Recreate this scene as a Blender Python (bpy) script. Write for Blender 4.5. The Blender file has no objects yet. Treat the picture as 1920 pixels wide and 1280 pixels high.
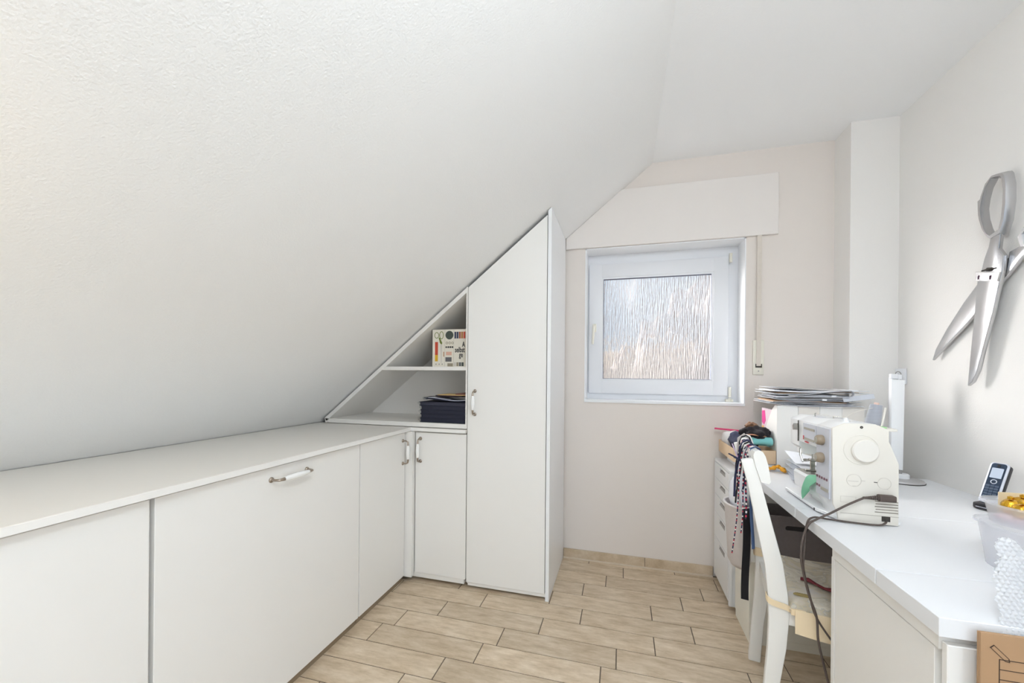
import bpy, bmesh, math, random
from mathutils import Vector, Matrix

random.seed(7)
scene = bpy.context.scene
COL = scene.collection

# ------------------------------------------------------------------ camera
EYE = 1.21
YAW, ROLL = -0.2695, 0.0087
cam_data = bpy.data.cameras.new('camera')
cam_data.sensor_width = 36.0
cam_data.lens = 14.006
cam_data.shift_y = 62.0 / 1920.0
cam_data.clip_start = 0.02
cam = bpy.data.objects.new('camera', cam_data)
COL.objects.link(cam)
fwd = Vector((math.sin(YAW), math.cos(YAW), 0))
right0 = Vector((math.cos(YAW), -math.sin(YAW), 0))
up0 = Vector((0, 0, 1))
right = right0 * math.cos(ROLL) - up0 * math.sin(ROLL) * -1.0
up = up0 * math.cos(ROLL) - right0 * math.sin(ROLL)
m = Matrix((right, up, -fwd)).transposed().to_4x4()
m.translation = (0, 0, EYE)
cam.matrix_world = m
scene.camera = cam

# ------------------------------------------------------------------ light
scene.view_settings.view_transform = 'Standard'
scene.view_settings.look = 'None'
scene.view_settings.gamma = 1.0
scene.view_settings.use_curve_mapping = False
scene.view_settings.exposure = 0.39
try:
    scene.cycles.use_denoising = True
    scene.cycles.max_bounces = 10
    scene.cycles.diffuse_bounces = 6
    scene.cycles.transmission_bounces = 8
    scene.cycles.transparent_max_bounces = 12
    scene.cycles.sample_clamp_indirect = 6.0
except Exception:
    pass

world = bpy.data.worlds.new('sky')
scene.world = world
world.use_nodes = True
bg = world.node_tree.nodes['Background']
bg.inputs[0].default_value = (0.74, 0.87, 1.0, 1)
bg.inputs[1].default_value = 0.56


def add_light(name, kind, loc, target, energy, color, size=None, size_y=None, angle=None):
    d = bpy.data.lights.new(name, kind)
    d.energy = energy
    d.color = color
    if kind == 'AREA':
        d.shape = 'RECTANGLE'
        d.size = size
        d.size_y = size_y
    if angle is not None:
        d.angle = angle
    o = bpy.data.objects.new(name, d)
    COL.objects.link(o)
    o.location = loc
    o.rotation_euler = (Vector(target) - Vector(loc)).to_track_quat('-Z', 'Y').to_euler()
    return o


# hazy sun that comes through the frosted window, plus added fill lights out of view
add_light('sun', 'SUN', (-6, 8, 4), (-6 + 0.80, 8 - 0.58, 4 - 0.34), 34.0, (1.0, 0.975, 0.95), angle=math.radians(56))
add_light('rear_fill_light', 'AREA', (0.20, -1.77, 1.20), (0.20, 2.0, 1.20), 3, (0.80, 0.90, 1.0), 2.0, 2.1)
add_light('side_fill_light', 'AREA', (1.335, -0.85, 1.20), (-1.0, -0.75, 1.20), 23, (0.80, 0.90, 1.0), 1.4, 1.9)
add_light('roof_fill_light', 'AREA', (-0.535, -0.70, 1.930), (-0.535 + 0.63, -0.70, 1.930 - 0.776), 11, (0.80, 0.90, 1.0), 0.7, 1.0)


# ------------------------------------------------------------------ materials
def mat(name, col, rough=0.5, metal=0.0, bump=None, var=None, coat=0.0, spec=None, alpha=None,
        trans=0.0, ior=1.45, sheen=0.0, rand=None):
    """col: linear rgb. bump=(scale,strength,dist). var=(scale,amount,(sx,sy,sz))."""
    M = bpy.data.materials.new(name)
    M.use_nodes = True
    N, L = M.node_tree.nodes, M.node_tree.links
    b = N['Principled BSDF']
    b.inputs['Base Color'].default_value = (*col, 1)
    b.inputs['Roughness'].default_value = rough
    b.inputs['Metallic'].default_value = metal
    if coat:
        b.inputs['Coat Weight'].default_value = coat
        b.inputs['Coat Roughness'].default_value = 0.12
    if spec is not None:
        b.inputs['Specular IOR Level'].default_value = spec
    if trans:
        b.inputs['Transmission Weight'].default_value = trans
        b.inputs['IOR'].default_value = ior
    if alpha is not None:
        b.inputs['Alpha'].default_value = alpha
    if sheen:
        b.inputs['Sheen Weight'].default_value = sheen
    tc = N.new('ShaderNodeTexCoord')
    if var:
        mp = N.new('ShaderNodeMapping')
        mp.inputs['Scale'].default_value = var[2] if len(var) > 2 else (1, 1, 1)
        L.new(tc.outputs['Object'], mp.inputs['Vector'])
        nz = N.new('ShaderNodeTexNoise')
        nz.inputs['Scale'].default_value = var[0]
        nz.inputs['Detail'].default_value = 6
        L.new(mp.outputs[0], nz.inputs['Vector'])
        mx = N.new('ShaderNodeMix')
        mx.data_type = 'RGBA'
        a = var[1]
        mx.inputs[6].default_value = (*[c * (1 - a) for c in col], 1)
        mx.inputs[7].default_value = (*[min(1, c * (1 + a)) for c in col], 1)
        L.new(nz.outputs['Fac'], mx.inputs[0])
        L.new(mx.outputs[2], b.inputs['Base Color'])
    if bump:
        nb = N.new('ShaderNodeTexNoise')
        nb.inputs['Scale'].default_value = bump[0]
        nb.inputs['Detail'].default_value = 3
        L.new(tc.outputs['Object'], nb.inputs['Vector'])
        bp = N.new('ShaderNodeBump')
        bp.inputs['Strength'].default_value = bump[1]
        bp.inputs['Distance'].default_value = bump[2]
        L.new(nb.outputs['Fac'], bp.inputs['Height'])
        L.new(bp.outputs[0], b.inputs['Normal'])
    return M


def srgb(r, g, b):
    return tuple(((c / 255) / 12.92 if c / 255 <= 0.04045 else ((c / 255 + 0.055) / 1.055) ** 2.4) for c in (r, g, b))


def mat_tile(name):
    M = bpy.data.materials.new(name)
    M.use_nodes = True
    N, L = M.node_tree.nodes, M.node_tree.links
    b = N['Principled BSDF']
    b.inputs['Roughness'].default_value = 0.42
    tc = N.new('ShaderNodeTexCoord')
    oi = N.new('ShaderNodeObjectInfo')
    sc = N.new('ShaderNodeVectorMath'); sc.operation = 'SCALE'
    cx = N.new('ShaderNodeCombineXYZ')
    L.new(oi.outputs['Random'], cx.inputs[0]); L.new(oi.outputs['Random'], cx.inputs[1]); L.new(oi.outputs['Random'], cx.inputs[2])
    L.new(cx.outputs[0], sc.inputs[0]); sc.inputs['Scale'].default_value = 37.0
    ad = N.new('ShaderNodeVectorMath'); ad.operation = 'ADD'
    L.new(tc.outputs['Object'], ad.inputs[0]); L.new(sc.outputs[0], ad.inputs[1])
    mp = N.new('ShaderNodeMapping'); mp.inputs['Scale'].default_value = (1.0, 3.6, 1.0)
    L.new(ad.outputs[0], mp.inputs['Vector'])
    n1 = N.new('ShaderNodeTexNoise'); n1.inputs['Scale'].default_value = 9; n1.inputs['Detail'].default_value = 9; n1.inputs['Roughness'].default_value = 0.68
    L.new(mp.outputs[0], n1.inputs['Vector'])
    n2 = N.new('ShaderNodeTexNoise'); n2.inputs['Scale'].default_value = 4; n2.inputs['Detail'].default_value = 4
    L.new(ad.outputs[0], n2.inputs['Vector'])
    r = N.new('ShaderNodeValToRGB')
    r.color_ramp.elements[0].position = 0.33; r.color_ramp.elements[0].color = (*srgb(186, 165, 138), 1)
    r.color_ramp.elements[1].position = 0.66; r.color_ramp.elements[1].color = (*srgb(222, 206, 184), 1)
    e = r.color_ramp.elements.new(0.5); e.color = (*srgb(207, 188, 162), 1)
    L.new(n1.outputs['Fac'], r.inputs[0])
    mx = N.new('ShaderNodeMix'); mx.data_type = 'RGBA'; mx.blend_type = 'MULTIPLY'
    rr = N.new('ShaderNodeValToRGB')
    rr.color_ramp.elements[0].position = 0.3; rr.color_ramp.elements[0].color = (0.86, 0.84, 0.81, 1)
    rr.color_ramp.elements[1].position = 0.7; rr.color_ramp.elements[1].color = (1, 1, 1, 1)
    L.new(n2.outputs['Fac'], rr.inputs[0])
    mx.inputs[0].default_value = 1.0
    L.new(r.outputs[0], mx.inputs[6]); L.new(rr.outputs[0], mx.inputs[7])
    hs = N.new('ShaderNodeHueSaturation')
    mr = N.new('ShaderNodeMapRange'); mr.inputs[3].default_value = 0.93; mr.inputs[4].default_value = 1.07
    L.new(oi.outputs['Random'], mr.inputs[0]); L.new(mr.outputs[0], hs.inputs['Value'])
    L.new(mx.outputs[2], hs.inputs['Color'])
    L.new(hs.outputs[0], b.inputs['Base Color'])
    bp = N.new('ShaderNodeBump'); bp.inputs['Strength'].default_value = 0.12; bp.inputs['Distance'].default_value = 0.002
    L.new(n1.outputs['Fac'], bp.inputs['Height']); L.new(bp.outputs[0], b.inputs['Normal'])
    return M


def mat_frosted(name):
    """streaky rain-pattern window glass"""
    M = bpy.data.materials.new(name)
    M.use_nodes = True
    N, L = M.node_tree.nodes, M.node_tree.links
    N.remove(N['Principled BSDF'])
    out = N['Material Output']
    tc = N.new('ShaderNodeTexCoord')
    mp = N.new('ShaderNodeMapping'); mp.inputs['Scale'].default_value = (125, 125, 10)
    L.new(tc.outputs['Object'], mp.inputs['Vector'])
    n1 = N.new('ShaderNodeTexNoise'); n1.inputs['Scale'].default_value = 1; n1.inputs['Detail'].default_value = 2; n1.inputs['Distortion'].default_value = 0.0
    L.new(mp.outputs[0], n1.inputs['Vector'])
    bp = N.new('ShaderNodeBump'); bp.inputs['Strength'].default_value = 1.0; bp.inputs['Distance'].default_value = 0.04
    L.new(n1.outputs['Fac'], bp.inputs['Height'])
    gl = N.new('ShaderNodeBsdfRefraction'); gl.inputs['Roughness'].default_value = 0.16; gl.inputs['IOR'].default_value = 1.38
    gl.inputs['Color'].default_value = (0.97, 0.98, 1, 1)
    L.new(bp.outputs[0], gl.inputs['Normal'])
    tr = N.new('ShaderNodeBsdfTransparent')
    tl = N.new('ShaderNodeBsdfTranslucent'); tl.inputs['Color'].default_value = (0.9, 0.92, 0.95, 1)
    L.new(bp.outputs[0], tl.inputs['Normal'])
    m1 = N.new('ShaderNodeMixShader'); m1.inputs[0].default_value = 0.06
    L.new(gl.outputs[0], m1.inputs[1]); L.new(tl.outputs[0], m1.inputs[2])
    m2 = N.new('ShaderNodeMixShader'); m2.inputs[0].default_value = 0.17
    L.new(m1.outputs[0], m2.inputs[1]); L.new(tr.outputs[0], m2.inputs[2])
    gs = N.new('ShaderNodeBsdfGlossy'); gs.inputs['Roughness'].default_value = 0.15
    L.new(bp.outputs[0], gs.inputs['Normal'])
    m3 = N.new('ShaderNodeMixShader'); m3.inputs[0].default_value = 0.05
    L.new(m2.outputs[0], m3.inputs[1]); L.new(gs.outputs[0], m3.inputs[2])
    L.new(m3.outputs[0], out.inputs['Surface'])
    return M


W = {}
W['wall'] = mat('wall_paint', srgb(228, 220, 213), 0.9, bump=(240, 0.2, 0.003))
W['wall_right'] = mat('wall_paint_light', srgb(237, 234, 230), 0.9, bump=(240, 0.2, 0.003))
W['slope'] = mat('slope_woodchip_paint', srgb(240, 240, 239), 0.9, bump=(190, 0.32, 0.004))
W['ceiling'] = mat('ceiling_paint', srgb(248, 249, 250), 0.92, bump=(160, 0.15, 0.003))
W['box'] = mat('shutter_box_paint', srgb(232, 226, 221), 0.85, bump=(260, 0.15, 0.003))
W['tile'] = mat_tile('wood_look_tile')
W['grout'] = mat('grout', srgb(104, 92, 80), 0.9)
W['sealant'] = mat('sealant', srgb(214, 200, 182), 0.7)
W['white_lam'] = mat('white_laminate', srgb(237, 235, 231), 0.42, bump=(260, 0.05, 0.001))
W['white_gloss'] = mat('white_gloss_panel', srgb(238, 239, 240), 0.3)
W['counter'] = mat('counter_laminate', srgb(233, 229, 222), 0.4)
W['shelf_white'] = mat('shelf_white', srgb(236, 233, 228), 0.5)
W['plinth'] = mat('plinth_brown', srgb(140, 122, 100), 0.6)
W['dark_gap'] = mat('dark_gap', srgb(60, 55, 50), 0.8)
W['pvc'] = mat('window_pvc', srgb(228, 229, 232), 0.35)
W['reveal'] = mat('reveal_paint', srgb(238, 239, 241), 0.7)
W['cream_plastic'] = mat('cream_plastic', srgb(232, 228, 214), 0.4)
W['seal'] = mat('seal_dark', srgb(84, 88, 110), 0.5)
W['glass'] = mat_frosted('frosted_glass')
def mat_clear(name):
    M = bpy.data.materials.new(name)
    M.use_nodes = True
    N, L = M.node_tree.nodes, M.node_tree.links
    N.remove(N['Principled BSDF'])
    t = N.new('ShaderNodeBsdfTransparent')
    L.new(t.outputs[0], N['Material Output'].inputs['Surface'])
    return M


W['clear_face'] = mat_clear('clear_outer_face')
W['clear_glass'] = mat('clear_glass', (1, 1, 1), 0.0, trans=1.0, ior=1.02)
W['chrome'] = mat('brushed_nickel', srgb(170, 158, 146), 0.28, 1.0)
W['porcelain'] = mat('porcelain', srgb(244, 244, 242), 0.15, coat=0.5)
W['steel'] = mat('scissor_steel', srgb(196, 196, 198), 0.26, 1.0, bump=(60, 0.06, 0.002))
W['silver'] = mat('silver_paint', srgb(165, 162, 160), 0.4, 0.6)


# ------------------------------------------------------------------ mesh helpers
class MB:
    """collects shapes, then becomes one mesh object"""

    def __init__(self):
        self.bm = bmesh.new()

    def _add(self, verts, faces):
        vs = [self.bm.verts.new(v) for v in verts]
        fs = []
        for f in faces:
            try:
                fs.append(self.bm.faces.new([vs[i] for i in f]))
            except ValueError:
                pass
        return vs, fs

    def box(self, x0, x1, y0, y1, z0, z1, bevel=0.0, seg=2, M=None):
        v = [(x, y, z) for x in (x0, x1) for y in (y0, y1) for z in (z0, z1)]
        f = [(0, 1, 3, 2), (4, 6, 7, 5), (0, 4, 5, 1), (2, 3, 7, 6), (0, 2, 6, 4), (1, 5, 7, 3)]
        if M is not None:
            v = [tuple(M @ Vector(p)) for p in v]
        vs, fs = self._add(v, f)
        if bevel:
            es = list({e for fc in fs for e in fc.edges})
            bmesh.ops.bevel(self.bm, geom=es, offset=bevel, segments=seg, profile=0.5, affect='EDGES')
        return self

    def prism(self, pts, axis, a, b, bevel=0.0, seg=2):
        """polygon pts in the plane normal to axis ('x':(y,z),'y':(x,z),'z':(x,y)), from a to b"""
        def mk(p, t):
            return {'x': (t, p[0], p[1]), 'y': (p[0], t, p[1]), 'z': (p[0], p[1], t)}[axis]
        n = len(pts)
        v = [mk(p, a) for p in pts] + [mk(p, b) for p in pts]
        f = [tuple(range(n))[::-1], tuple(range(n, 2 * n))] + [(i, (i + 1) % n, n + (i + 1) % n, n + i) for i in range(n)]
        vs, fs = self._add(v, f)
        bmesh.ops.recalc_face_normals(self.bm, faces=fs)
        if bevel:
            es = list({e for fc in fs[:2] for e in fc.edges})
            bmesh.ops.bevel(self.bm, geom=es, offset=bevel, segments=seg, profile=0.5, affect='EDGES')
        return self

    def ring(self, outer, inner, axis, a, b):
        def mk(p, t):
            return {'x': (t, p[0], p[1]), 'y': (p[0], t, p[1]), 'z': (p[0], p[1], t)}[axis]
        n = len(outer)
        v = [mk(p, a) for p in outer] + [mk(p, a) for p in inner] + [mk(p, b) for p in outer] + [mk(p, b) for p in inner]
        f = []
        for i in range(n):
            j = (i + 1) % n
            f += [(i, j, n + j, n + i), (2 * n + i, 3 * n + i, 3 * n + j, 2 * n + j),
                  (i, 2 * n + i, 2 * n + j, j), (n + i, n + j, 3 * n + j, 3 * n + i)]
        vs, fs = self._add(v, f)
        bmesh.ops.recalc_face_normals(self.bm, faces=fs)
        return self

    def tube(self, pts, r, seg=8, closed=False, cap=True, flat=1.0, upv=None):
        """r: number or list; flat: second radius factor (ribbon)"""
        P = [Vector(p) for p in pts]
        n = len(P)
        R = r if isinstance(r, (list, tuple)) else [r] * n
        rings = []
        prev = None
        for i in range(n):
            if closed:
                t = (P[(i + 1) % n] - P[i - 1]).normalized()
            else:
                t = (P[min(i + 1, n - 1)] - P[max(i - 1, 0)])
                t = t.normalized() if t.length > 1e-9 else Vector((0, 0, 1))
            if upv is not None:
                nrm = Vector(upv) - t * t.dot(Vector(upv))
            elif prev is None:
                ref = Vector((0, 0, 1)) if abs(t.z) < 0.9 else Vector((1, 0, 0))
                nrm = ref - t * t.dot(ref)
            else:
                nrm = prev - t * t.dot(prev)
            nrm.normalize()
            prev = nrm
            bi = t.cross(nrm)
            rings.append([P[i] + nrm * (R[i] * flat * math.cos(2 * math.pi * k / seg)) + bi * (R[i] * math.sin(2 * math.pi * k / seg)) for k in range(seg)])
        v = [p for rg in rings for p in rg]
        f = []
        m_ = n if closed else n - 1
        for i in range(m_):
            for k in range(seg):
                a, b = i * seg + k, i * seg + (k + 1) % seg
                c, d = ((i + 1) % n) * seg + (k + 1) % seg, ((i + 1) % n) * seg + k
                f.append((a, b, c, d))
        if cap and not closed:
            f.append(tuple(range(seg))[::-1])
            f.append(tuple(range((n - 1) * seg, n * seg)))
        vs, fs = self._add(v, f)
        bmesh.ops.recalc_face_normals(self.bm, faces=fs)
        return self

    def lathe(self, prof, center, axis='z', seg=24, cap=True):
        """prof: list of (radius, height)"""
        cx, cy, cz = center
        v = []
        for r, h in prof:
            for k in range(seg):
                a = 2 * math.pi * k / seg
                c, s = r * math.cos(a), r * math.sin(a)
                v.append({'z': (cx + c, cy + s, cz + h), 'y': (cx + c, cy + h, cz + s), 'x': (cx + h, cy + c, cz + s)}[axis])
        f = []
        for i in range(len(prof) - 1):
            for k in range(seg):
                f.append((i * seg + k, i * seg + (k + 1) % seg, (i + 1) * seg + (k + 1) % seg, (i + 1) * seg + k))
        if cap:
            f.append(tuple(range(seg))[::-1])
            f.append(tuple(range((len(prof) - 1) * seg, len(prof) * seg)))
        vs, fs = self._add(v, f)
        bmesh.ops.recalc_face_normals(self.bm, faces=fs)
        return self

    def sheet(self, fn, nu, nv, thick=0.0):
        """fn(u,v)->point, u,v in 0..1; solid when thick>0"""
        g = [[Vector(fn(i / nu, j / nv)) for j in range(nv + 1)] for i in range(nu + 1)]
        w = nv + 1
        v = [p for row in g for p in row]
        f = [(i * w + j, (i + 1) * w + j, (i + 1) * w + j + 1, i * w + j + 1) for i in range(nu) for j in range(nv)]
        if thick:
            nr = []
            for i in range(nu + 1):
                for j in range(nv + 1):
                    a = g[min(i + 1, nu)][j] - g[max(i - 1, 0)][j]
                    b = g[i][min(j + 1, nv)] - g[i][max(j - 1, 0)]
                    c = a.cross(b)
                    nr.append(c.normalized() if c.length > 1e-12 else Vector((0, 0, 1)))
            k = len(v)
            v = v + [p - n * thick for p, n in zip(v, nr)]
            f = f + [tuple(x + k for x in q[::-1]) for q in f]
            for i in range(nu):
                f += [(i * w, k + i * w, k + (i + 1) * w, (i + 1) * w), ((i + 1) * w + nv, k + (i + 1) * w + nv, k + i * w + nv, i * w + nv)]
            for j in range(nv):
                f += [(j + 1, k + j + 1, k + j, j), (nu * w + j, k + nu * w + j, k + nu * w + j + 1, nu * w + j + 1)]
        vs, fs = self._add(v, f)
        if thick:
            bmesh.ops.recalc_face_normals(self.bm, faces=fs)
        return self

    def blob(self, center, rx, ry, rz, amp=0.1, freq=3.0, seg=24, rings=14, seed=0, power=1.0):
        rnd = random.Random(seed)
        ph = [rnd.uniform(0, 6.28) for _ in range(9)]
        cx, cy, cz = center
        v = []
        for i in range(rings + 1):
            th = math.pi * i / rings
            for k in range(seg):
                a = 2 * math.pi * k / seg
                x, y, z = math.sin(th) * math.cos(a), math.sin(th) * math.sin(a), math.cos(th)
                sg = lambda q: math.copysign(abs(q) ** power, q)
                d = 1 + amp * (math.sin(freq * x * 2 + ph[0]) * math.cos(freq * y * 2.3 + ph[1]) + 0.6 * math.sin(freq * 2.2 * y + ph[2] + freq * z) + 0.4 * math.sin(freq * 4 * x + ph[3]) * math.sin(freq * 4 * z + ph[4]))
                v.append((cx + rx * sg(x) * d, cy + ry * sg(y) * d, cz + rz * sg(z) * d))
        f = [(i * seg + k, i * seg + (k + 1) % seg, (i + 1) * seg + (k + 1) % seg, (i + 1) * seg + k) for i in range(rings) for k in range(seg)]
        vs, fs = self._add(v, f)
        bmesh.ops.remove_doubles(self.bm, verts=vs, dist=1e-6)
        return self

    def mesh(self, name, off=(0, 0, 0), smooth=None):
        me = bpy.data.meshes.new(name)
        bmesh.ops.translate(self.bm, verts=self.bm.verts, vec=-Vector(off))
        self.bm.to_mesh(me)
        self.bm.free()
        if smooth is not None:
            for p in me.polygons:
                p.use_smooth = True
            try:
                me.set_sharp_from_angle(angle=math.radians(smooth))
            except Exception:
                pass
        return me


ROOT = {}


def root(name, loc, label, cat, group=None):
    o = bpy.data.objects.new(name, None)
    o.empty_display_size = 0.05
    COL.objects.link(o)
    o.location = loc
    ROOT[o] = Vector(loc)
    tag(o, label, cat, group)
    return o


def tag(o, label, cat, group=None):
    o['label'] = label
    o['category'] = cat
    if group:
        o['group'] = group


def obj(name, mb, material, parent=None, loc=None, smooth=None, label=None):
    """one mesh; with a parent its vertices are stored relative to the thing's root"""
    if parent is not None:
        off = ROOT[parent]
    else:
        off = Vector(loc) if loc is not None else Vector((0, 0, 0))
    me = mb.mesh(name, off, smooth)
    me.materials.append(material)
    o = bpy.data.objects.new(name, me)
    COL.objects.link(o)
    ROOT[o] = off
    if parent is not None:
        o.parent = parent
    else:
        o.location = off
    if label:
        o['label'] = label
    return o


def single(name, mb, material, loc, label, cat, group=None, smooth=None):
    o = obj(name, mb, material, None, loc, smooth)
    tag(o, label, cat, group)
    return o


def struct(name, mb, material, label, parent=None, loc=None, smooth=None, cat='wall'):
    o = obj(name, mb, material, parent, loc, smooth)
    if parent is None:
        o['kind'] = 'structure'
        o['label'] = label
        o['category'] = cat
    return o


def text_part(name, s, size, material, parent, M, depth=0.0004, squash=1.0, align='LEFT', bold=0.0):
    cu = bpy.data.curves.new(name, 'FONT')
    cu.body = s
    cu.size = size
    cu.align_x = align
    cu.extrude = depth
    cu.offset = bold
    cu.resolution_u = 3
    tmp = bpy.data.objects.new(name + '_tmp', cu)
    COL.objects.link(tmp)
    dg = bpy.context.evaluated_depsgraph_get()
    me = bpy.data.meshes.new_from_object(tmp.evaluated_get(dg))
    COL.objects.unlink(tmp)
    bpy.data.objects.remove(tmp)
    me.transform(Matrix.Diagonal((squash, 1, 1, 1)))
    me.transform(M)
    me.transform(Matrix.Translation(-ROOT[parent]))
    me.materials.clear()
    me.materials.append(material)
    me.name = name
    o = bpy.data.objects.new(name, me)
    COL.objects.link(o)
    ROOT[o] = ROOT[parent]
    o.parent = parent
    return o


# ================================================================== THE ROOM
XR, XL, YB, YR, ZC = 1.36, -1.90, 2.655, -1.80, 2.551
XS = 0.175                      # where the slope meets the flat ceiling
SL = 0.813                      # its steepness


def slope_z(x):
    return ZC + SL * (x - XS)


def slope_x(z):
    return XS + (z - ZC) / SL


# floor: grout bed with tiles laid on it
floor = struct('floor', MB().box(XL - 0.1, XR + 0.1, YR - 0.1, YB + 0.1, -0.12, -0.0025), W['grout'], 'beige wood-look tiled floor', cat='floor')
TW, TL, G = 0.1296, 0.517, 0.0046
rows = {0: 0.017, 1: -0.081, 2: -0.202, 3: 0.154, 4: -0.188, 5: 0.150, 6: -0.014, 7: -0.075, 8: -0.200, 9: -0.319}


def tile_mesh(w, l):
    mb = MB().box(-l / 2, l / 2, -w / 2, w / 2, -0.006, 0.0, 0.0008, 1)
    me = mb.mesh('tile')
    me.materials.append(W['tile'])
    return me


full_tile = tile_mesh(TW - G, TL - G)
y_first = 2.606
for r_ in range(-1, 34):
    y1 = y_first - r_ * TW if r_ >= 0 else YB - 0.012
    y0 = y_first - (r_ + 1) * TW
    if y0 < YR:
        break
    off = rows.get(r_, (r_ * 0.197) % TL)
    x = off
    while x > -1.32:
        x -= TL
    while x < XR:
        a, b = max(x, -1.36), min(x + TL, XR)
        if b - a > 0.02 and not (a > 0.75 and y1 < 1.3):
            if abs(b - a - TL) < 1e-6 and r_ >= 0:
                me = full_tile
            else:
                me = tile_mesh(y1 - y0 - G, b - a - G)
            t = bpy.data.objects.new('tile', me)
            COL.objects.link(t)
            t.parent = floor
            t.location = ((a + b) / 2, (y0 + y1) / 2, 0)
        x += TL

# back wall with the window opening
WX0, WX1, WZ0, WZ1 = -0.238, 0.705, 1.038, 2.038
wb = MB()
T = 0.30
wb.box(XL, WX0, YB, YB + T, 0, WZ1)
wb.box(WX1, XR, YB, YB + T, 0, WZ1)
wb.box(WX0, WX1, YB, YB + T, 0, WZ0)
wb.box(XL, XR, YB, YB + T, WZ1, ZC + 0.1)
struct('wall_back', wb, W['wall'], 'pale pinkish back wall with the small window')
# white lining of the window opening
rv = MB()
rt = 0.006
rv.box(WX0, WX0 + rt, YB - 0.004, 2.86, WZ0, WZ1)
rv.box(WX1 - rt, WX1, YB - 0.004, 2.86, WZ0, WZ1)
rv.box(WX0, WX1, YB - 0.004, 2.86, WZ1 - rt, WZ1)
rv.box(WX0, WX1, YB - 0.008, 2.86, WZ0 - 0.004, WZ0 + 0.012)
struct('trim_1', rv, W['reveal'], 'white lining of the window opening', cat='trim')
struct('wall_right', MB().box(XR, XR + 0.2, YR, YB + T, 0, ZC + 0.1), W['wall_right'], 'pale right wall behind the desk')
struct('wall_pillar', MB().box(1.150, XR + 0.05, 2.49, YB + 0.05, 0, ZC + 0.05), W['wall_right'], 'boxed-in pipe pillar in the back right corner')
struct('wall_left', MB().box(XL - 0.15, XL, YR, YB + T, 0, slope_z(XL) + 0.1), W['wall'], 'low knee wall behind the built-in cupboards')
struct('ceiling', MB().box(XS, XR + 0.2, YR - 0.2, YB + T, ZC, ZC + 0.15), W['ceiling'], 'flat white ceiling strip', cat='ceiling')
xl2 = XL - 0.15
struct('wall_slope', MB().prism([(XS, ZC), (xl2, slope_z(xl2)), (xl2, slope_z(xl2) + 0.2), (XS, ZC + 0.2)], 'y', YR - 0.2, YB + T), W['slope'], 'sloping white attic ceiling with woodchip texture', cat='ceiling')
# rear wall (behind the viewer); its wide window is added for fill light
RX0, RX1, RZ0, RZ1 = -0.82, 1.22, 0.12, 2.28
wr = MB()
wr.box(XL, RX0, YR - 0.25, YR, 0, ZC + 0.1)
wr.box(RX1, XR, YR - 0.25, YR, 0, ZC + 0.1)
wr.box(RX0, RX1, YR - 0.25, YR, 0, RZ0)
wr.box(RX0, RX1, YR - 0.25, YR, RZ1, ZC + 0.1)
struct('wall_rear', wr, W['wall'], 'wall behind the viewer with an opening for the added window')
w2 = struct('fill_window_rear', MB().ring([(RX0, RZ0), (RX1, RZ0), (RX1, RZ1), (RX0, RZ1)], [(RX0 + 0.06, RZ0 + 0.06), (RX1 - 0.06, RZ0 + 0.06), (RX1 - 0.06, RZ1 - 0.06), (RX0 + 0.06, RZ1 - 0.06)], 'y', YR - 0.2, YR - 0.13), W['pvc'], 'added unseen wide white window behind the viewer, for a fill light', cat='window')
obj('mullion', MB().box(0.160, 0.240, YR - 0.195, YR - 0.135, RZ0 + 0.06, RZ1 - 0.06), W['pvc'], w2)

w3 = struct('fill_window_side', MB().ring([(-1.60, 0.20), (-0.10, 0.20), (-0.10, 2.20), (-1.60, 2.20)], [(-1.54, 0.26), (-0.16, 0.26), (-0.16, 2.14), (-1.54, 2.14)], 'x', XR - 0.03, XR - 0.0005), W['pvc'], 'added unseen side window frame on the right wall, for a fill light', cat='window')  # side window added out of view to carry a fill light
obj('pane', MB().box(XR - 0.012, XR - 0.006, -1.55, -0.15, 0.25, 2.15), mat('fill_pane', (0.8, 0.86, 0.92), 0.1), w3)

n_ = Vector((SL, 0, -1)).normalized()          # room-side normal of the slope
t_ = Vector((1, 0, SL)).normalized()


def on_slope(a, y, d):
    p = Vector((-0.56, 0, slope_z(-0.56))) + t_ * a + n_ * d
    return (p.x, y, p.z)


fr4 = MB()  # roof window frame, added unseen around a fill light
for (a0, a1, b0, b1) in ((-0.45, 0.45, -1.28, -1.20), (-0.45, 0.45, -0.20, -0.12), (-0.45, -0.37, -1.20, -0.20), (0.37, 0.45, -1.20, -0.20)):
    v = [on_slope(a, y, d) for a in (a0, a1) for y in (b0, b1) for d in (0.0005, 0.02)]
    fr4._add(v, [(0, 1, 3, 2), (4, 6, 7, 5), (0, 4, 5, 1), (2, 3, 7, 6), (0, 2, 6, 4), (1, 5, 7, 3)])
bmesh.ops.recalc_face_normals(fr4.bm, faces=fr4.bm.faces)
w4 = struct('fill_window_roof', fr4, W['pvc'], 'added unseen roof window frame on the slope, for a fill light', cat='window')
pn4 = MB()
v = [on_slope(a, y, d) for a in (-0.37, 0.37) for y in (-1.20, -0.20) for d in (0.001, 0.006)]
pn4._add(v, [(0, 1, 3, 2), (4, 6, 7, 5), (0, 4, 5, 1), (2, 3, 7, 6), (0, 2, 6, 4), (1, 5, 7, 3)])
obj('pane', pn4, bpy.data.materials['fill_pane'], w4)

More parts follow.
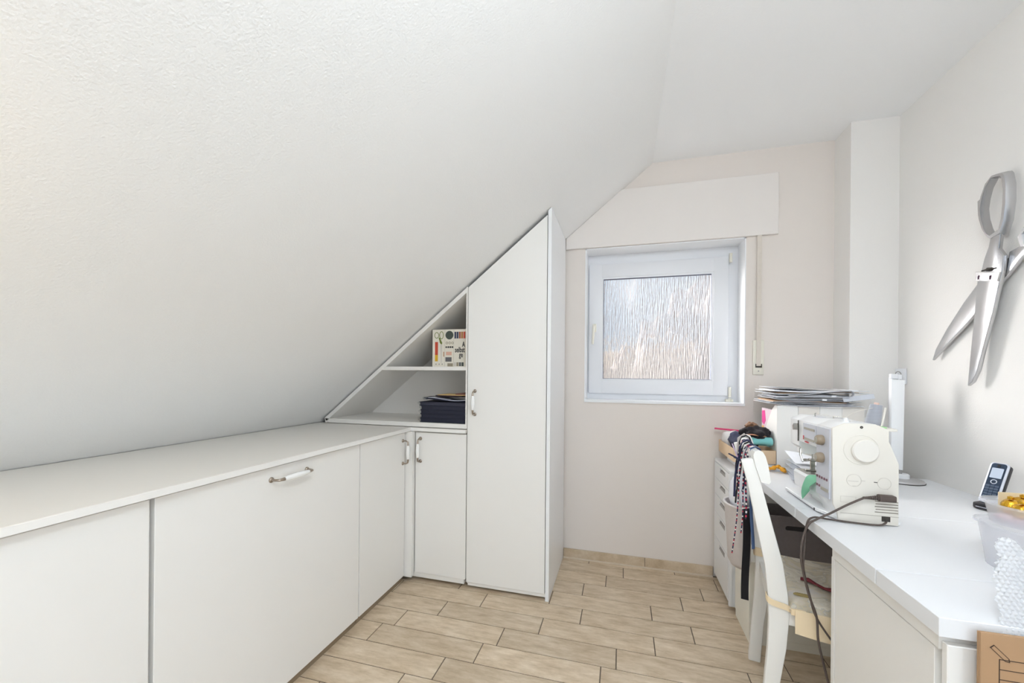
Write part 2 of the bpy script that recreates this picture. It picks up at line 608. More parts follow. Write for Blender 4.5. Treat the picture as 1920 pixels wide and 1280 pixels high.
# tile skirting along the back wall
bb = struct('baseboard_back', MB().box(-0.366, 0.54, YB - 0.010, YB - 0.0005, 0.004, 0.060), W['grout'], 'wood-look tile skirting under the window', cat='baseboard')
for a, b in ((-0.365, 0.1465), (0.1495, 0.538)):
    me = MB().box(a, b, YB - 0.0125, YB - 0.001, 0.008, 0.062, 0.001, 1).mesh('skirting_tile', (0, 0, 0))
    me.materials.append(W['tile'])
    o = bpy.data.objects.new('skirting_tile', me)
    COL.objects.link(o); o.parent = bb
obj('sealant_joint', MB().box(-0.365, 0.538, YB - 0.018, YB - 0.008, -0.001, 0.008), W['sealant'], bb)
bp_ = struct('baseboard_right', MB().box(XR - 0.012, XR - 0.0005, YR, 2.488, 0.002, 0.062, 0.001, 1), W['tile'], 'tile skirting along the right wall', cat='baseboard')

# ------------------------------------------------------------------ window
FY = 2.80                                   # plane of the fixed frame's room side
win = struct('window_1', MB().ring([(WX0 + rt, WZ0 + 0.012), (WX1 - rt, WZ0 + 0.012), (WX1 - rt, WZ1 - rt), (WX0 + rt, WZ1 - rt)],
                                    [(-0.150, 1.160), (0.590, 1.160), (0.590, 1.895), (-0.150, 1.895)], 'y', FY, FY + 0.06),
             W['pvc'], 'small white tilt window with frosted rain-pattern glass', cat='window')
SY = FY - 0.022
sash = MB()
sx0, sx1, sz0, sz1 = -0.222, 0.642, 1.089, 1.966
gx0, gx1, gz0, gz1 = -0.137, 0.556, 1.178, 1.875
for (a, b, c, d) in ((sx0, gx0, sz0, sz1), (gx1, sx1, sz0, sz1)):
    sash.box(a, b, SY, SY + 0.05, c, d, 0.004, 2)
for (a, b, c, d) in ((gx0 - 0.004, gx1 + 0.004, sz0, gz0), (gx0 - 0.004, gx1 + 0.004, gz1, sz1)):
    sash.box(a, b, SY + 0.0004, SY + 0.05, c, d, 0.004, 2)
sash_o = obj('sash', sash, W['pvc'], win, smooth=40)
bead = MB().ring([(gx0, gz0), (gx1, gz0), (gx1, gz1), (gx0, gz1)], [(gx0 + .010, gz0 + .010), (gx1 - .010, gz0 + .010), (gx1 - .010, gz1 - .010), (gx0 + .010, gz1 - .010)], 'y', SY + 0.006, SY + 0.03)
obj('glazing_bead', bead, W['pvc'], sash_o)
sg = MB().ring([(gx0 + .009, gz0 + .009), (gx1 - .009, gz0 + .009), (gx1 - .009, gz1 - .009), (gx0 + .009, gz1 - .009)], [(gx0 + .0125, gz0 + .0125), (gx1 - .0125, gz0 + .0125), (gx1 - .0125, gz1 - .0125), (gx0 + .0125, gz1 - .0125)], 'y', SY + 0.012, SY + 0.034)
obj('rubber_seal', sg, W['seal'], sash_o)
pane = obj('pane', MB().box(gx0 + .008, gx1 - .008, SY + 0.030, SY + 0.034, gz0 + .008, gz1 - .008), W['glass'], sash_o, label='frosted pane with a streaky rain pattern')
pane.data.materials.append(W['clear_face'])
for p in pane.data.polygons:
    p.material_index = 0 if p.normal.y < -0.5 else 1
h = MB()
h.box(-0.197, -0.172, SY - 0.012, SY, 1.505, 1.560, 0.003)
h.tube([(-0.185, SY - 0.010, 1.540), (-0.185, SY - 0.040, 1.540)], 0.009, 10)
h.tube([(-0.185, SY - 0.040, 1.546), (-0.188, SY - 0.046, 1.50), (-0.193, SY - 0.046, 1.42)], [0.0095, 0.0085, 0.0075], 10)
obj('handle', h, W['cream_plastic'], sash_o, smooth=50)
for z0, z1 in ((1.925, 1.985), (1.045, 1.075), (1.078, 1.145)):
    hb = MB().lathe([(0.001, 0), (0.009, 0.002), (0.009, z1 - z0 - 0.002), (0.001, z1 - z0)], (0.652, SY - 0.004, z0), 'z', 12)
    if z0 < 1.06:
        hb.box(0.630, 0.672, SY - 0.008, FY, z0, z0 + 0.022, 0.003)
    obj('hinge', hb, W['cream_plastic'], win, smooth=40)

# roller-shutter box above the window
sbx = MB().prism([(0.868, 2.040), (0.868, 2.398), (-0.012, 2.398), (-0.364, slope_z(-0.364) - 0.002), (-0.364, 2.040)], 'y', YB - 0.020, YB - 0.0005, 0.002, 1)
single('roller_shutter_box', sbx, W['box'], (0.25, YB - 0.01, 2.04), 'wide flat painted shutter box cover above the window', 'shutter box')
# belt winder
bw = root('shutter_belt_winder', (0.772, YB, 1.222), 'cream shutter belt winder with its strap on the wall right of the window', 'belt winder')
obj('wall_plate', MB().box(0.744, 0.801, YB - 0.012, YB - 0.0005, 1.222, 1.425, 0.003), W['cream_plastic'], bw, smooth=40)
obj('belt', MB().box(0.760, 0.784, YB - 0.016, YB - 0.0145, 1.272, 2.040), mat('belt_fabric', srgb(214, 205, 194), 0.8, var=(60, 0.06)), bw)
obj('belt_slot', MB().box(0.757, 0.789, YB - 0.0175, YB - 0.011, 1.264, 1.273).box(0.757, 0.760, YB - 0.0175, YB - 0.011, 1.264, 1.285).box(0.786, 0.789, YB - 0.0175, YB - 0.011, 1.264, 1.285), W['dark_gap'], bw)
obj('screw', MB().lathe([(0.0035, 0.0), (0.0035, 0.002)], (0.773, YB - 0.0145, 1.243), 'y', 10), W['silver'], bw)


# glowing globe added out of view above the viewer to fill the room
def mat_emit(name, col, strength):
    M = bpy.data.materials.new(name); M.use_nodes = True
    N, L = M.node_tree.nodes, M.node_tree.links
    N.remove(N['Principled BSDF'])
    e = N.new('ShaderNodeEmission'); e.inputs[0].default_value = (*col, 1); e.inputs[1].default_value = strength
    L.new(e.outputs[0], N['Material Output'].inputs['Surface'])
    return M


gl_ = root('fill_globe', (0.24, 0.20, ZC), 'added white globe above the viewer, out of view, filling the room with light', 'lamp')
obj('canopy', MB().lathe([(0.06, 0.0), (0.06, -0.02), (0.012, -0.03), (0.012, -0.17)], (0.24, 0.20, ZC - 0.0005), 'z', 24), W['silver'], gl_, smooth=40)
obj('globe', MB().blob((0.24, 0.20, ZC - 0.30), 0.14, 0.14, 0.14, 0.0, 1, 32, 18), mat_emit('fill_globe_glow', (0.85, 0.93, 1.0), 31.0), gl_, smooth=80)
tl_ = root('added_glow_lamp', (-0.98, 0.06, 0), 'slim warm lamp added unseen beyond the left frame edge for a glow on the slope', 'lamp')  # unseen lamp, added for the warm glow at the slope's left edge
obj('base', MB().lathe([(0.11, 0.0005), (0.11, 0.012), (0.012, 0.02), (0.009, 1.40)], (-0.98, 0.06, 0), 'z', 24), W['silver'], tl_, smooth=40)
obj('bulb', MB().blob((-0.98, 0.06, 1.435), 0.03, 0.03, 0.035, 0.0, 1, 18, 12), mat_emit('added_bulb', (1.0, 0.66, 0.28), 34.0), tl_, smooth=80)

# ================================================================== BUILT-IN CUPBOARDS
def add_handle(parent, c0, c1, out, reach=0.034):
    """arched nickel handle with a white porcelain grip, from foot c0 to foot c1"""
    c0, c1, out = Vector(c0), Vector(c1), Vector(out)
    d = (c1 - c0).normalized()
    for c, s in ((c0, 1), (c1, -1)):
        mt = MB()
        mt.tube([c, c + out * 0.003, c + out * 0.006], [0.0105, 0.010, 0.006], 12)
        mt.tube([c + out * 0.004, c + out * (reach * 0.6), c + out * (reach * 0.95) + d * s * 0.006, c + out * reach + d * s * 0.018, c + out * reach + d * s * 0.028], [0.0048, 0.0044, 0.0046, 0.0055, 0.0068], 10)
        obj('handle_mount', mt, W['chrome'], parent, smooth=50)
    g0, g1 = c0 + out * reach + d * 0.026, c1 + out * reach - d * 0.026
    pts = [g0 + (g1 - g0) * t for t in (0, 0.1, 0.3, 0.5, 0.7, 0.9, 1)]
    obj('handle_grip', MB().tube(pts, [0.0070, 0.0090, 0.0108, 0.0116, 0.0108, 0.0090, 0.0070], 14), W['porcelain'], parent, smooth=50)


DX = -1.212                                 # door plane of the left run
CZ0, CZ1 = 0.876, 0.896                     # worktop


def low_unit(y0, y1, label, handle=None, gap=0.0035):
    r_ = root('base_cabinet', (-1.5, (y0 + y1) / 2, 0), label, 'cabinet', 'low cupboards along the sloping wall')
    body = MB().box(-1.83, DX - 0.020, y0 + 0.001, y1 - 0.001, 0.0355, CZ0 - 0.001)
    obj('body', body, W['shelf_white'], r_)
    obj('plinth', MB().box(-1.80, DX - 0.016, y0 + 0.001, y1 - 0.001, 0.0, 0.0345), W['plinth'], r_)
    d = obj('door', MB().box(DX - 0.019, DX, y0 + gap / 2, y1 - gap / 2, 0.0355, 0.868, 0.0012, 1), W['white_lam'], r_, smooth=30)
    if handle:
        add_handle(d, *handle)
    return r_


low_unit(-0.40, 0.770, 'low white cupboard nearest the viewer, without a visible handle')
low_unit(0.779, 1.653, 'wide low white cupboard with a horizontal porcelain handle', ((DX, 1.150, 0.824), (DX, 1.318, 0.824), (1, 0, 0)))
low_unit(1.656, 2.068, 'narrow low white cupboard beside the inside corner', ((DX, 2.042, 0.824), (DX, 2.042, 0.694), (1, 0, 0)))

CY = 2.106                                  # door plane of the far run
lc = root('corner_cabinet', (-1.0, 2.35, 0), 'low white corner cupboard with a vertical handle left of the tall cupboard', 'cabinet')
obj('body', MB().box(-1.21, -0.856, CY + 0.020, 2.62, 0.045, CZ0 - 0.001), W['shelf_white'], lc)
obj('plinth', MB().box(-1.21, -0.856, CY + 0.040, 2.60, 0.0, 0.020), W['plinth'], lc)
obj('bottom_rail', MB().box(-1.205, -0.856, CY + 0.004, CY + 0.03, 0.019, 0.045), W['shelf_white'], lc)
obj('corner_filler', MB().box(-1.2305, -1.168, CY - 0.034, CY - 0.002, 0.030, 0.874).box(-1.2, -1.168, CY - 0.004, CY + 0.019, 0.045, 0.874), W['white_lam'], lc)
dl = obj('door', MB().box(-1.164, -0.8465, CY - 0.001, CY + 0.018, 0.047, 0.868, 0.0012, 1), W['white_lam'], lc, smooth=30)
add_handle(dl, (-1.133, CY - 0.001, 0.832), (-1.133, CY - 0.001, 0.700), (0, -1, 0))

# worktop (L shape)
wt = MB().prism([(-1.188, -0.45), (-1.188, CY - 0.018), (-0.8455, CY - 0.018), (-0.8455, 2.14), (-1.858, 2.14), (-1.858, -0.45)], 'z', CZ0, CZ1, 0.0015, 1)
wto = single('worktop', wt, W['counter'], (-1.5, 0.9, CZ0), 'long white worktop over the low cupboards', 'worktop')
obj('edge_band', MB().box(-1.1878, -1.1868, -0.449, CY - 0.019, CZ0 + 0.0005, CZ1 - 0.0012), W['white_lam'], wto)
obj('edge_band', MB().box(-1.1865, -0.8465, CY - 0.0192, CY - 0.0182, CZ0 + 0.0005, CZ1 - 0.0012), W['white_lam'], wto)

# open triangular shelf unit under the slope
TH = 0.022
su = root('slope_shelf', (-1.3, 2.3, CZ1), 'open white triangular shelf unit under the slope', 'shelf unit')
so = 0.012                                   # gap to the slope


def under(x, d):
    return slope_z(x) - d * math.sqrt(1 + SL * SL)


zb0, zb1 = CZ1 + 0.004, CZ1 + 0.029
xa = slope_x(zb0 + so * 1.29)
obj('bottom_board', MB().box(-1.80, -0.853, CY, 2.55, zb0, zb1), W['shelf_white'], su)
obj('slope_board', MB().prism([(-1.806, under(-1.806, so)), (-0.853, under(-0.853, so)), (-0.853, under(-0.853, so + TH)), (-1.79, under(-1.79, so + TH))], 'y', CY, 2.55), W['shelf_white'], su)
obj('shelf_board', MB().box(slope_x(1.24) + 0.04, -0.853, CY + 0.002, 2.55, 1.231, 1.252), W['shelf_white'], su)
obj('back_panel', MB().prism([(-1.78, zb1), (-0.853, zb1), (-0.853, under(-0.853, so + TH) + 0.003), (-1.76, under(-1.76, so + TH) + 0.003)], 'y', 2.55, 2.558), W['shelf_white'], su)

# tall cupboard with the angled top
tc_ = root('tall_cupboard', (-0.6, 2.38, 0), 'tall white cupboard with an angled top below the slope', 'cupboard')
pz = lambda x: under(x, 0.006)
obj('partition', MB().box(-0.853, -0.8445, CY - 0.002, 2.62, CZ1 + 0.004, pz(-0.853) - 0.004).box(-0.8445, -0.834, CY + 0.019, 2.62, 0.02, pz(-0.853) - 0.004), W['shelf_white'], tc_)
obj('side_panel', MB().prism([(-0.386, 0.002), (-0.367, 0.002), (-0.367, pz(-0.367)), (-0.386, pz(-0.386))], 'y', CY - 0.008, YB - 0.014), W['white_gloss'], tc_)
obj('bottom_panel', MB().box(-0.833, -0.387, CY + 0.02, 2.62, 0.040, 0.060), W['shelf_white'], tc_)
obj('bottom_rail', MB().box(-0.833, -0.387, CY + 0.006, CY + 0.022, 0.016, 0.040), W['shelf_white'], tc_)
obj('plinth', MB().box(-0.833, -0.387, CY + 0.04, 2.60, 0.0, 0.040), W['plinth'], tc_)
dz = lambda x: under(x, 0.018)
td = obj('door', MB().prism([(-0.841, 0.036), (-0.391, 0.036), (-0.391, dz(-0.391)), (-0.841, dz(-0.841))], 'y', CY - 0.001, CY + 0.018, 0.0012, 1), W['white_lam'], tc_, smooth=30)
add_handle(td, (-0.797, CY - 0.001, 1.116), (-0.797, CY - 0.001, 0.985), (0, -1, 0))

# ================================================================== THINGS ON THE OPEN SHELVES
INK = mat('print_black', srgb(40, 38, 38), 0.6)
PRT = {k: mat('print_' + k, srgb(*c), 0.6) for k, c in dict(green=(110, 122, 50), red=(190, 70, 45), yellow=(214, 170, 40), navy=(45, 50, 80), rust=(150, 80, 55), ochre=(165, 110, 55), grey=(150, 146, 142), mid=(96, 96, 98), dark=(62, 70, 64), pink=(214, 170, 150), taupe=(150, 140, 120), pale=(206, 200, 190)).items()}
bk = root('sewing_book', (-0.97, 2.18, 1.252), 'sewing book with scissors and thread pictures standing on the upper shelf', 'book')
BY = 2.165
BK = 0.941
obj('pages', MB().box(-1.088, -0.858, BY + 0.003, BY + 0.027, 1.2535, 1.470), mat('paper', srgb(236, 230, 216), 0.8), bk)
obj('cover', MB().box(-1.0955, -0.856, BY, BY + 0.003, 1.2522, 1.473).box(-1.0955, -0.856, BY + 0.027, BY + 0.030, 1.2522, 1.473).box(-1.0955, -1.092, BY, BY + 0.030, 1.2522, 1.473), mat('book_cover', srgb(226, 220, 206), 0.45), bk)


def art(name, mb, m_):
    return obj(name, mb, m_, bk)


# cover pictures, placed from the left edge / top edge of the cover
bx0, bz1 = -1.0955, 1.473


def rect(x0, x1, z0, z1):
    return MB().box(bx0 + x0 * BK, bx0 + x1 * BK, BY - 0.0006, BY - 0.0001, bz1 - z1 * BK, bz1 - z0 * BK)


def disc(x, z, r, n=20, ry=None):
    ry = (ry or r) * BK
    x, z, r = x * BK, z * BK, r * BK
    pts = [(bx0 + x + r * math.cos(2 * math.pi * k / n), bz1 - z + ry * math.sin(2 * math.pi * k / n)) for k in range(n)]
    return pts


for cx_, cz_, rx_, rz_ in ((0.033, 0.036, 0.016, 0.020), (0.066, 0.036, 0.015, 0.025)):
    art('scissor_ring_print', MB().ring(disc(cx_, cz_, rx_, 20, rz_), disc(cx_, cz_, rx_ - 0.004, 20, rz_ - 0.004), 'y', BY - 0.0006, BY - 0.0001), PRT['green'])
art('scissor_handle_print', MB().prism([(bx0 + a * BK, bz1 - b * BK) for a, b in ((0.046, 0.050), (0.055, 0.052), (0.072, 0.085), (0.066, 0.095), (0.056, 0.085))], 'y', BY - 0.0006, BY - 0.0001), PRT['green'])
art('blade_print', MB().prism([(bx0 + a * BK, bz1 - b * BK) for a, b in ((0.058, 0.095), (0.070, 0.095), (0.068, 0.205), (0.064, 0.215))], 'y', BY - 0.0005, BY - 0.0001), PRT['pale'])
art('red_bar_print', rect(0.022, 0.042, 0.078, 0.160), PRT['red'])
art('yellow_bar_print', rect(0.022, 0.042, 0.160, 0.200), PRT['yellow'])
art('disc_print', MB().prism(disc(0.120, 0.036, 0.027), 'y', BY - 0.0006, BY - 0.0001), PRT['dark'])
for k in range(3):
    art('button_print', MB().ring(disc(0.103 + 0.019 * k, 0.085, 0.008), disc(0.103 + 0.019 * k, 0.085, 0.0045), 'y', BY - 0.0006, BY - 0.0001), PRT['taupe'])
for k in range(4):
    art('motif_print', MB().prism(disc(0.099 + 0.014 * k, 0.111, 0.0065, 5 + k), 'y', BY - 0.0006, BY - 0.0001), INK)
art('label_print', rect(0.098, 0.136, 0.140, 0.162), PRT['pink'])
art('fabric_print', rect(0.094, 0.136, 0.174, 0.202), PRT['mid'])
art('pin_print', rect(0.080, 0.085, 0.140, 0.170), PRT['ochre'])
for k in range(3):
    art('dot_print', rect(0.028 + 0.021 * k, 0.032 + 0.021 * k, 0.214, 0.222), PRT['mid'])
art('case_print', rect(0.108, 0.145, 0.212, 0.232), PRT['taupe'])
art('divider_print', rect(0.0885, 0.0893, 0.002, 0.236), PRT['grey'])
art('divider_print', rect(0.1495, 0.1503, 0.002, 0.236), PRT['grey'])
for k, c in enumerate(('navy', 'navy', 'rust', 'ochre', 'red', 'rust')):
    art('thread_print', rect(0.154 + 0.015 * k, 0.166 + 0.015 * k, 0.016, 0.058), PRT[c])
for k, c in enumerate(('pale', 'taupe', 'mid', 'dark')):
    art('spool_print', rect(0.152 + 0.017 * k, 0.166 + 0.017 * k, 0.206, 0.230), PRT[c])
RX = Matrix.Rotation(math.radians(90), 4, 'X')
for s_, z_, x_ in (('A', 0.110, 0.206), ('selbst', 0.143, 0.158), ('ge', 0.174, 0.186)):
    text_part('title_letters', s_, 0.043, INK, bk, Matrix.Translation((bx0 + x_ * BK, BY - 0.0005, bz1 - z_ * BK)) @ RX, 0.0003, 0.62, 'LEFT', 0.0011)

ALB = mat('album_linen', srgb(32, 34, 52), 0.75, bump=(900, 0.1, 0.001))
PAGE = mat('album_pages', srgb(190, 188, 180), 0.8)
SPI = mat('spiral_wire', srgb(150, 152, 150), 0.35, 0.7)
zA = zb1
names_ = ['lowest', 'second from below', 'middle', 'second from above', 'topmost']
for k in range(5):
    dx = (0.0, 0.004, 0.002, 0.005, -0.004)[k]
    a = root('photo_album', (-1.01, 2.25, zA + 0.0002), 'navy spiral-bound album, %s of the five in the stack on the lower shelf' % names_[k], 'album', 'navy albums stacked on the lower shelf')
    z0 = zA + 0.0006
    obj('cover', MB().box(-1.150 + dx, -0.862, 2.125, 2.36, z0, z0 + 0.003).box(-1.150 + dx, -0.862, 2.125, 2.36, z0 + 0.0205, z0 + 0.0235), ALB, a)
    obj('pages', MB().box(-1.146 + dx, -0.866, 2.129, 2.356, z0 + 0.0032, z0 + 0.0203), ALB if k < 4 else mat('album_dark_pages', srgb(52, 52, 66), 0.8), a)
    sp = MB()
    pts = []
    for q in range(0, 120):
        ang = q * math.pi / 4
        pts.append((-1.156 + dx - 0.006 * math.cos(ang), 2.130 + q * 0.0019, z0 + 0.0118 + 0.0105 * math.sin(ang)))
    sp.tube(pts, 0.0011, 5)
    obj('spiral', sp, SPI, a, smooth=60)
    zA = z0 + 0.0236
# things on the album stack
fo = root('ring_folder', (-1.0, 2.25, zA), 'thin navy ring folder with clear sheets lying on the album stack', 'folder')
obj('cover', MB().sheet(lambda u, v: (-1.128 + 0.262 * u, 2.135 + 0.20 * v, zA + 0.009 + 0.016 * (1 - u) ** 2 + 0.004 * math.sin(5 * v)), 14, 5, 0.006), ALB, fo, smooth=60)
obj('clear_sheets', MB().sheet(lambda u, v: (-1.10 + 0.235 * u, 2.130 + 0.20 * v, zA + 0.0135 + 0.013 * (1 - u) ** 2 + 0.003 * math.sin(7 * u)), 14, 4, 0.003), mat('clear_sheet', srgb(186, 190, 205), 0.2), fo, smooth=60)
obj('rolled_edge', MB().tube([(-1.127, 2.136 + 0.02 * k, zA + 0.020) for k in range(11)], 0.012, 10, flat=0.75), SPI, fo, smooth=60)
zz = zA + 0.028
for nm, x0, x1, y0, y1, h_, c, lb in (('notebook', -1.072, -0.90, 2.17, 2.30, 0.010, (60, 44, 52), 'small dark notebook on the ring folder on the lower shelf'),
                                      ('pattern_leaflet', -1.050, -0.868, 2.15, 2.31, 0.004, (212, 178, 120), 'yellowish leaflet on top of the small pile on the lower shelf'),
                                      ('fabric_swatch', -0.935, -0.866, 2.15, 2.30, 0.008, (120, 78, 66), 'brown fabric swatch at the right end of the small pile on the lower shelf')):
    single(nm, MB().box(x0, x1, y0, y1, zz, zz + h_, 0.001, 1), mat(nm, srgb(*c), 0.7, var=(40, 0.25)), ((x0 + x1) / 2, (y0 + y1) / 2, zz), lb, 'book' if nm == 'notebook' else nm.split('_')[-1])
    zz += h_ + 0.0005

# ================================================================== DESK
D = 0.745
DW = W['white_gloss']
dk = root('sewing_desk', (0.95, 1.6, 0), 'long white desk along the right wall with a cupboard at its near end', 'desk')
top = mat('desk_top', srgb(232, 233, 235), 0.36)
for y0, y1 in ((0.970, 1.1700), (1.1732, 1.6380), (1.6412, 2.280)):
    obj('top_panel', MB().box(0.599, 1.300, y0, y1, D - 0.038, D, 0.0012, 1), top, dk, smooth=30)
obj('wall_strip', MB().box(1.3015, 1.3595, 0.970, 2.280, D - 0.038, D - 0.0005, 0.001, 1), top, dk)
obj('cupboard_body', MB().box(0.634, 1.30, 0.992, 1.395, 0.03, D - 0.0385), W['white_lam'], dk)
obj('front_rail', MB().box(0.612, 0.634, 0.992, 1.408, 0.672, D - 0.0385), W['white_lam'], dk)
obj('front_stile', MB().box(0.612, 0.634, 1.396, 1.412, 0.02, 0.672), W['white_lam'], dk)
obj('door', MB().box(0.614, 0.633, 1.006, 1.394, 0.035, 0.668, 0.0012, 1), W['white_lam'], dk)
obj('end_panel', MB().box(0.616, 1.30, 0.976, 0.991, 0.02, 0.690, 0.0015, 1), W['white_lam'], dk)
obj('plinth', MB().box(0.65, 1.29, 1.0, 1.39, 0.0, 0.03), W['plinth'], dk)
obj('added_far_support', MB().box(0.62, 1.30, 2.262, 2.278, 0.0, D - 0.0385), W['white_lam'], dk)  # unseen panel, added to hold up the far end of the top

# drawer unit by the back wall
du = root('drawer_unit', (0.83, 2.467, 0), 'white drawer unit with five drawers against the back wall', 'drawer unit')
UX, U0, U1, UZ = 0.541, 2.286, 2.640, 0.72
obj('body', MB().box(UX + 0.017, 1.120, U0, U1, 0.022, UZ - 0.016), W['white_gloss'], du)
obj('top_board', MB().box(UX + 0.002, 1.120, U0, U1, UZ - 0.016, UZ, 0.001, 1), W['white_gloss'], du)
obj('side_edge', MB().box(UX + 0.002, UX + 0.018, U0, U0 + 0.016, 0.022, UZ - 0.016).box(UX + 0.002, UX + 0.018, U1 - 0.016, U1, 0.022, UZ - 0.016), W['white_gloss'], du)
for cx_ in (0.60, 1.08):
    for cy_ in (U0 + 0.03, U1 - 0.03):
        obj('foot', MB().lathe([(0.014, 0.0), (0.012, 0.022)], (cx_, cy_, 0), 'z', 10), W['dark_gap'], du)
dzs = [(0.042, 0.268), (0.271, 0.413), (0.416, 0.517), (0.520, 0.611), (0.614, 0.702)]
for z0, z1 in dzs:
    ya, yb = U0 + 0.018, U1 - 0.018
    sy0, sy1, sz0, sz1 = (ya + yb) / 2 - 0.085, (ya + yb) / 2 + 0.035, z1 - 0.034, z1 - 0.012
    fr = MB()
    fr.ring([(ya, z0), (yb, z0), (yb, z1), (ya, z1)], [(sy0, sz0), (sy1, sz0), (sy1, sz1), (sy0, sz1)], 'x', UX, UX + 0.016)
    f_ = obj('drawer_front', fr, W['white_gloss'], du)
    obj('grip_recess', MB().box(UX + 0.012, UX + 0.0165, sy0 - 0.002, sy1 + 0.002, sz0 - 0.002, sz1 + 0.002), W['dark_gap'], f_)
    obj('grip_lip', MB().prism([(UX - 0.001, sz0 - 0.001), (UX + 0.012, sz0 - 0.001), (UX + 0.012, sz0 + 0.014), (UX + 0.003, sz0 + 0.008)], 'y', sy0, sy1), W['silver'], f_)

# white chest and things under the desk
ch = root('low_chest', (0.78, 2.14, 0), 'low cream white chest on the floor under the desk', 'chest')
CRM = mat('cream_board', srgb(236, 233, 222), 0.5)
obj('body', MB().box(0.563, 1.02, 2.030, 2.258, 0.035, 0.372, 0.002, 1), CRM, ch)
obj('base', MB().box(0.566, 1.017, 2.033, 2.255, 0.0, 0.035), CRM, ch)
FELT = mat('grey_felt', srgb(138, 130, 130), 0.95, bump=(500, 0.3, 0.002), var=(90, 0.12))
cr = root('felt_crate', (0.82, 2.14, 0.372), 'grey felt crate with a hand slot on the chest under the desk', 'crate')
ft, cz0, cz1 = 0.006, 0.3725, 0.585


def stadium(cx_, cz_, w, hgt, n=24):
    out = []
    for k in range(n):
        a = 2 * math.pi * (k + 0.5) / n - 3 * math.pi / 4 - math.pi / n
        c, s = math.cos(a), math.sin(a)
        out.append((cx_ + (w - hgt) * (1 if c > 0 else -1) + hgt * c, cz_ + hgt * s))
    return out


def frame_pts(x0, x1, z0, z1, n=24):
    """n points round a rectangle, matching the stadium's order"""
    out = []
    for k in range(n):
        a = 2 * math.pi * (k + 0.5) / n - 3 * math.pi / 4 - math.pi / n
        c, s = math.cos(a), math.sin(a)
        q = max(abs(c), abs(s))
        out.append(((x0 + x1) / 2 + (x1 - x0) / 2 * c / q, (z0 + z1) / 2 + (z1 - z0) / 2 * s / q))
    return out


obj('front_wall', MB().ring(frame_pts(0.63, 1.00, cz0, cz1), stadium(0.755, 0.534, 0.045, 0.011), 'y', 2.045, 2.045 + ft), FELT, cr)
obj('back_wall', MB().box(0.63, 1.00, 2.235, 2.235 + ft, cz0, cz1), FELT, cr)
obj('side_wall', MB().box(0.63, 0.63 + ft, 2.0515, 2.2345, cz0, cz1), FELT, cr)
obj('side_wall', MB().box(1.00 - ft, 1.00, 2.0515, 2.2345, cz0, cz1), FELT, cr)
obj('bottom', MB().box(0.637, 0.993, 2.052, 2.234, cz0, cz0 + ft), FELT, cr)
single('fabric_bundle', MB().blob((0.80, 2.14, 0.470), 0.14, 0.075, 0.088, 0.12, 2.5, seed=4), mat('dark_grey_fabric', srgb(92, 86, 86), 0.95, sheen=0.3), (0.80, 2.14, 0.38), 'dark grey cloth bundle inside the felt crate', 'cloth', smooth=80)

# ================================================================== CHAIR
CW = mat('chair_white', srgb(240, 239, 235), 0.4)
O_ = Vector((0.483, 1.530, 0))
cu_, cv_ = Vector((0.9837, -0.18, 0)), Vector((0.18, 0.9837, 0))


def C3(a, b, z):
    p = O_ + cu_ * a + cv_ * b
    return (p.x, p.y, z)


chair = root('chair', C3(0.2, 0.2, 0), 'white wooden chair with a cushion, pushed under the desk', 'chair')
prof = [(0.0, 0.0, .022), (0.012, 0.17, .0225), (0.026, 0.30, .027), (0.031, 0.40, .029), (0.027, 0.48, .0285), (0.015, 0.58, .026), (-0.012, 0.70, .023), (-0.045, 0.85, .0195), (-0.066, 0.925, .0175)]


def post(b0, b1):
    mb = MB()
    v, f = [], []
    for a, z, w in prof:
        for (da, bb_) in ((-w, b0), (w, b0), (w, b1), (-w, b1)):
            v.append(C3(a + da, bb_, z + (0.0 if z in (0.0,) else da * 0.25)))
    n = len(prof)
    for i in range(n - 1):
        for k in range(4):
            f.append((i * 4 + k, i * 4 + (k + 1) % 4, (i + 1) * 4 + (k + 1) % 4, (i + 1) * 4 + k))
    f += [(3, 2, 1, 0), tuple((n - 1) * 4 + k for k in range(4))]
    vs, fs = mb._add(v, f)
    bmesh.ops.recalc_face_normals(mb.bm, faces=fs)
    es = [e for e in mb.bm.edges if len(e.link_faces) == 2 and e.link_faces[0].normal.angle(e.link_faces[1].normal) > 0.9]
    bmesh.ops.bevel(mb.bm, geom=es, offset=0.004, segments=2, profile=0.5, affect='EDGES')
    return mb


obj('leg', post(0.0, 0.030), CW, chair, smooth=35, label='bent rear leg and back post')
obj('leg', post(0.385, 0.415), CW, chair, smooth=35, label='bent rear leg and back post')
for b in (0.0, 0.38):
    obj('leg', MB().tube([C3(0.43, b + 0.0175, 0.0), C3(0.41, b + 0.0175, 0.42)], [0.020, 0.024], 4), CW, chair)
# crest rail: bowed board with a rounded top edge, on the seat side of the posts
cs = [(-0.054, 0.942), (-0.050, 0.954), (-0.038, 0.959), (-0.026, 0.955), (-0.018, 0.940), (-0.010, 0.910), (-0.002, 0.856), (-0.008, 0.848), (-0.030, 0.852), (-0.048, 0.910)]


def crest_rail(sec, b0, b1, nb=9, bow=0.022):
    mb = MB()
    v, f = [], []
    n = len(sec)
    for i in range(nb):
        t = i / (nb - 1)
        bb_ = b0 + (b1 - b0) * t
        off = -bow * (1 - (2 * t - 1) ** 2)
        for a, z in sec:
            v.append(C3(a + off + 0.006, bb_, z))
    for i in range(nb - 1):
        for k in range(n):
            f.append((i * n + k, i * n + (k + 1) % n, (i + 1) * n + (k + 1) % n, (i + 1) * n + k))
    f += [tuple(range(n))[::-1], tuple((nb - 1) * n + k for k in range(n))]
    vs, fs = mb._add(v, f)
    bmesh.ops.recalc_face_normals(mb.bm, faces=fs)
    return mb


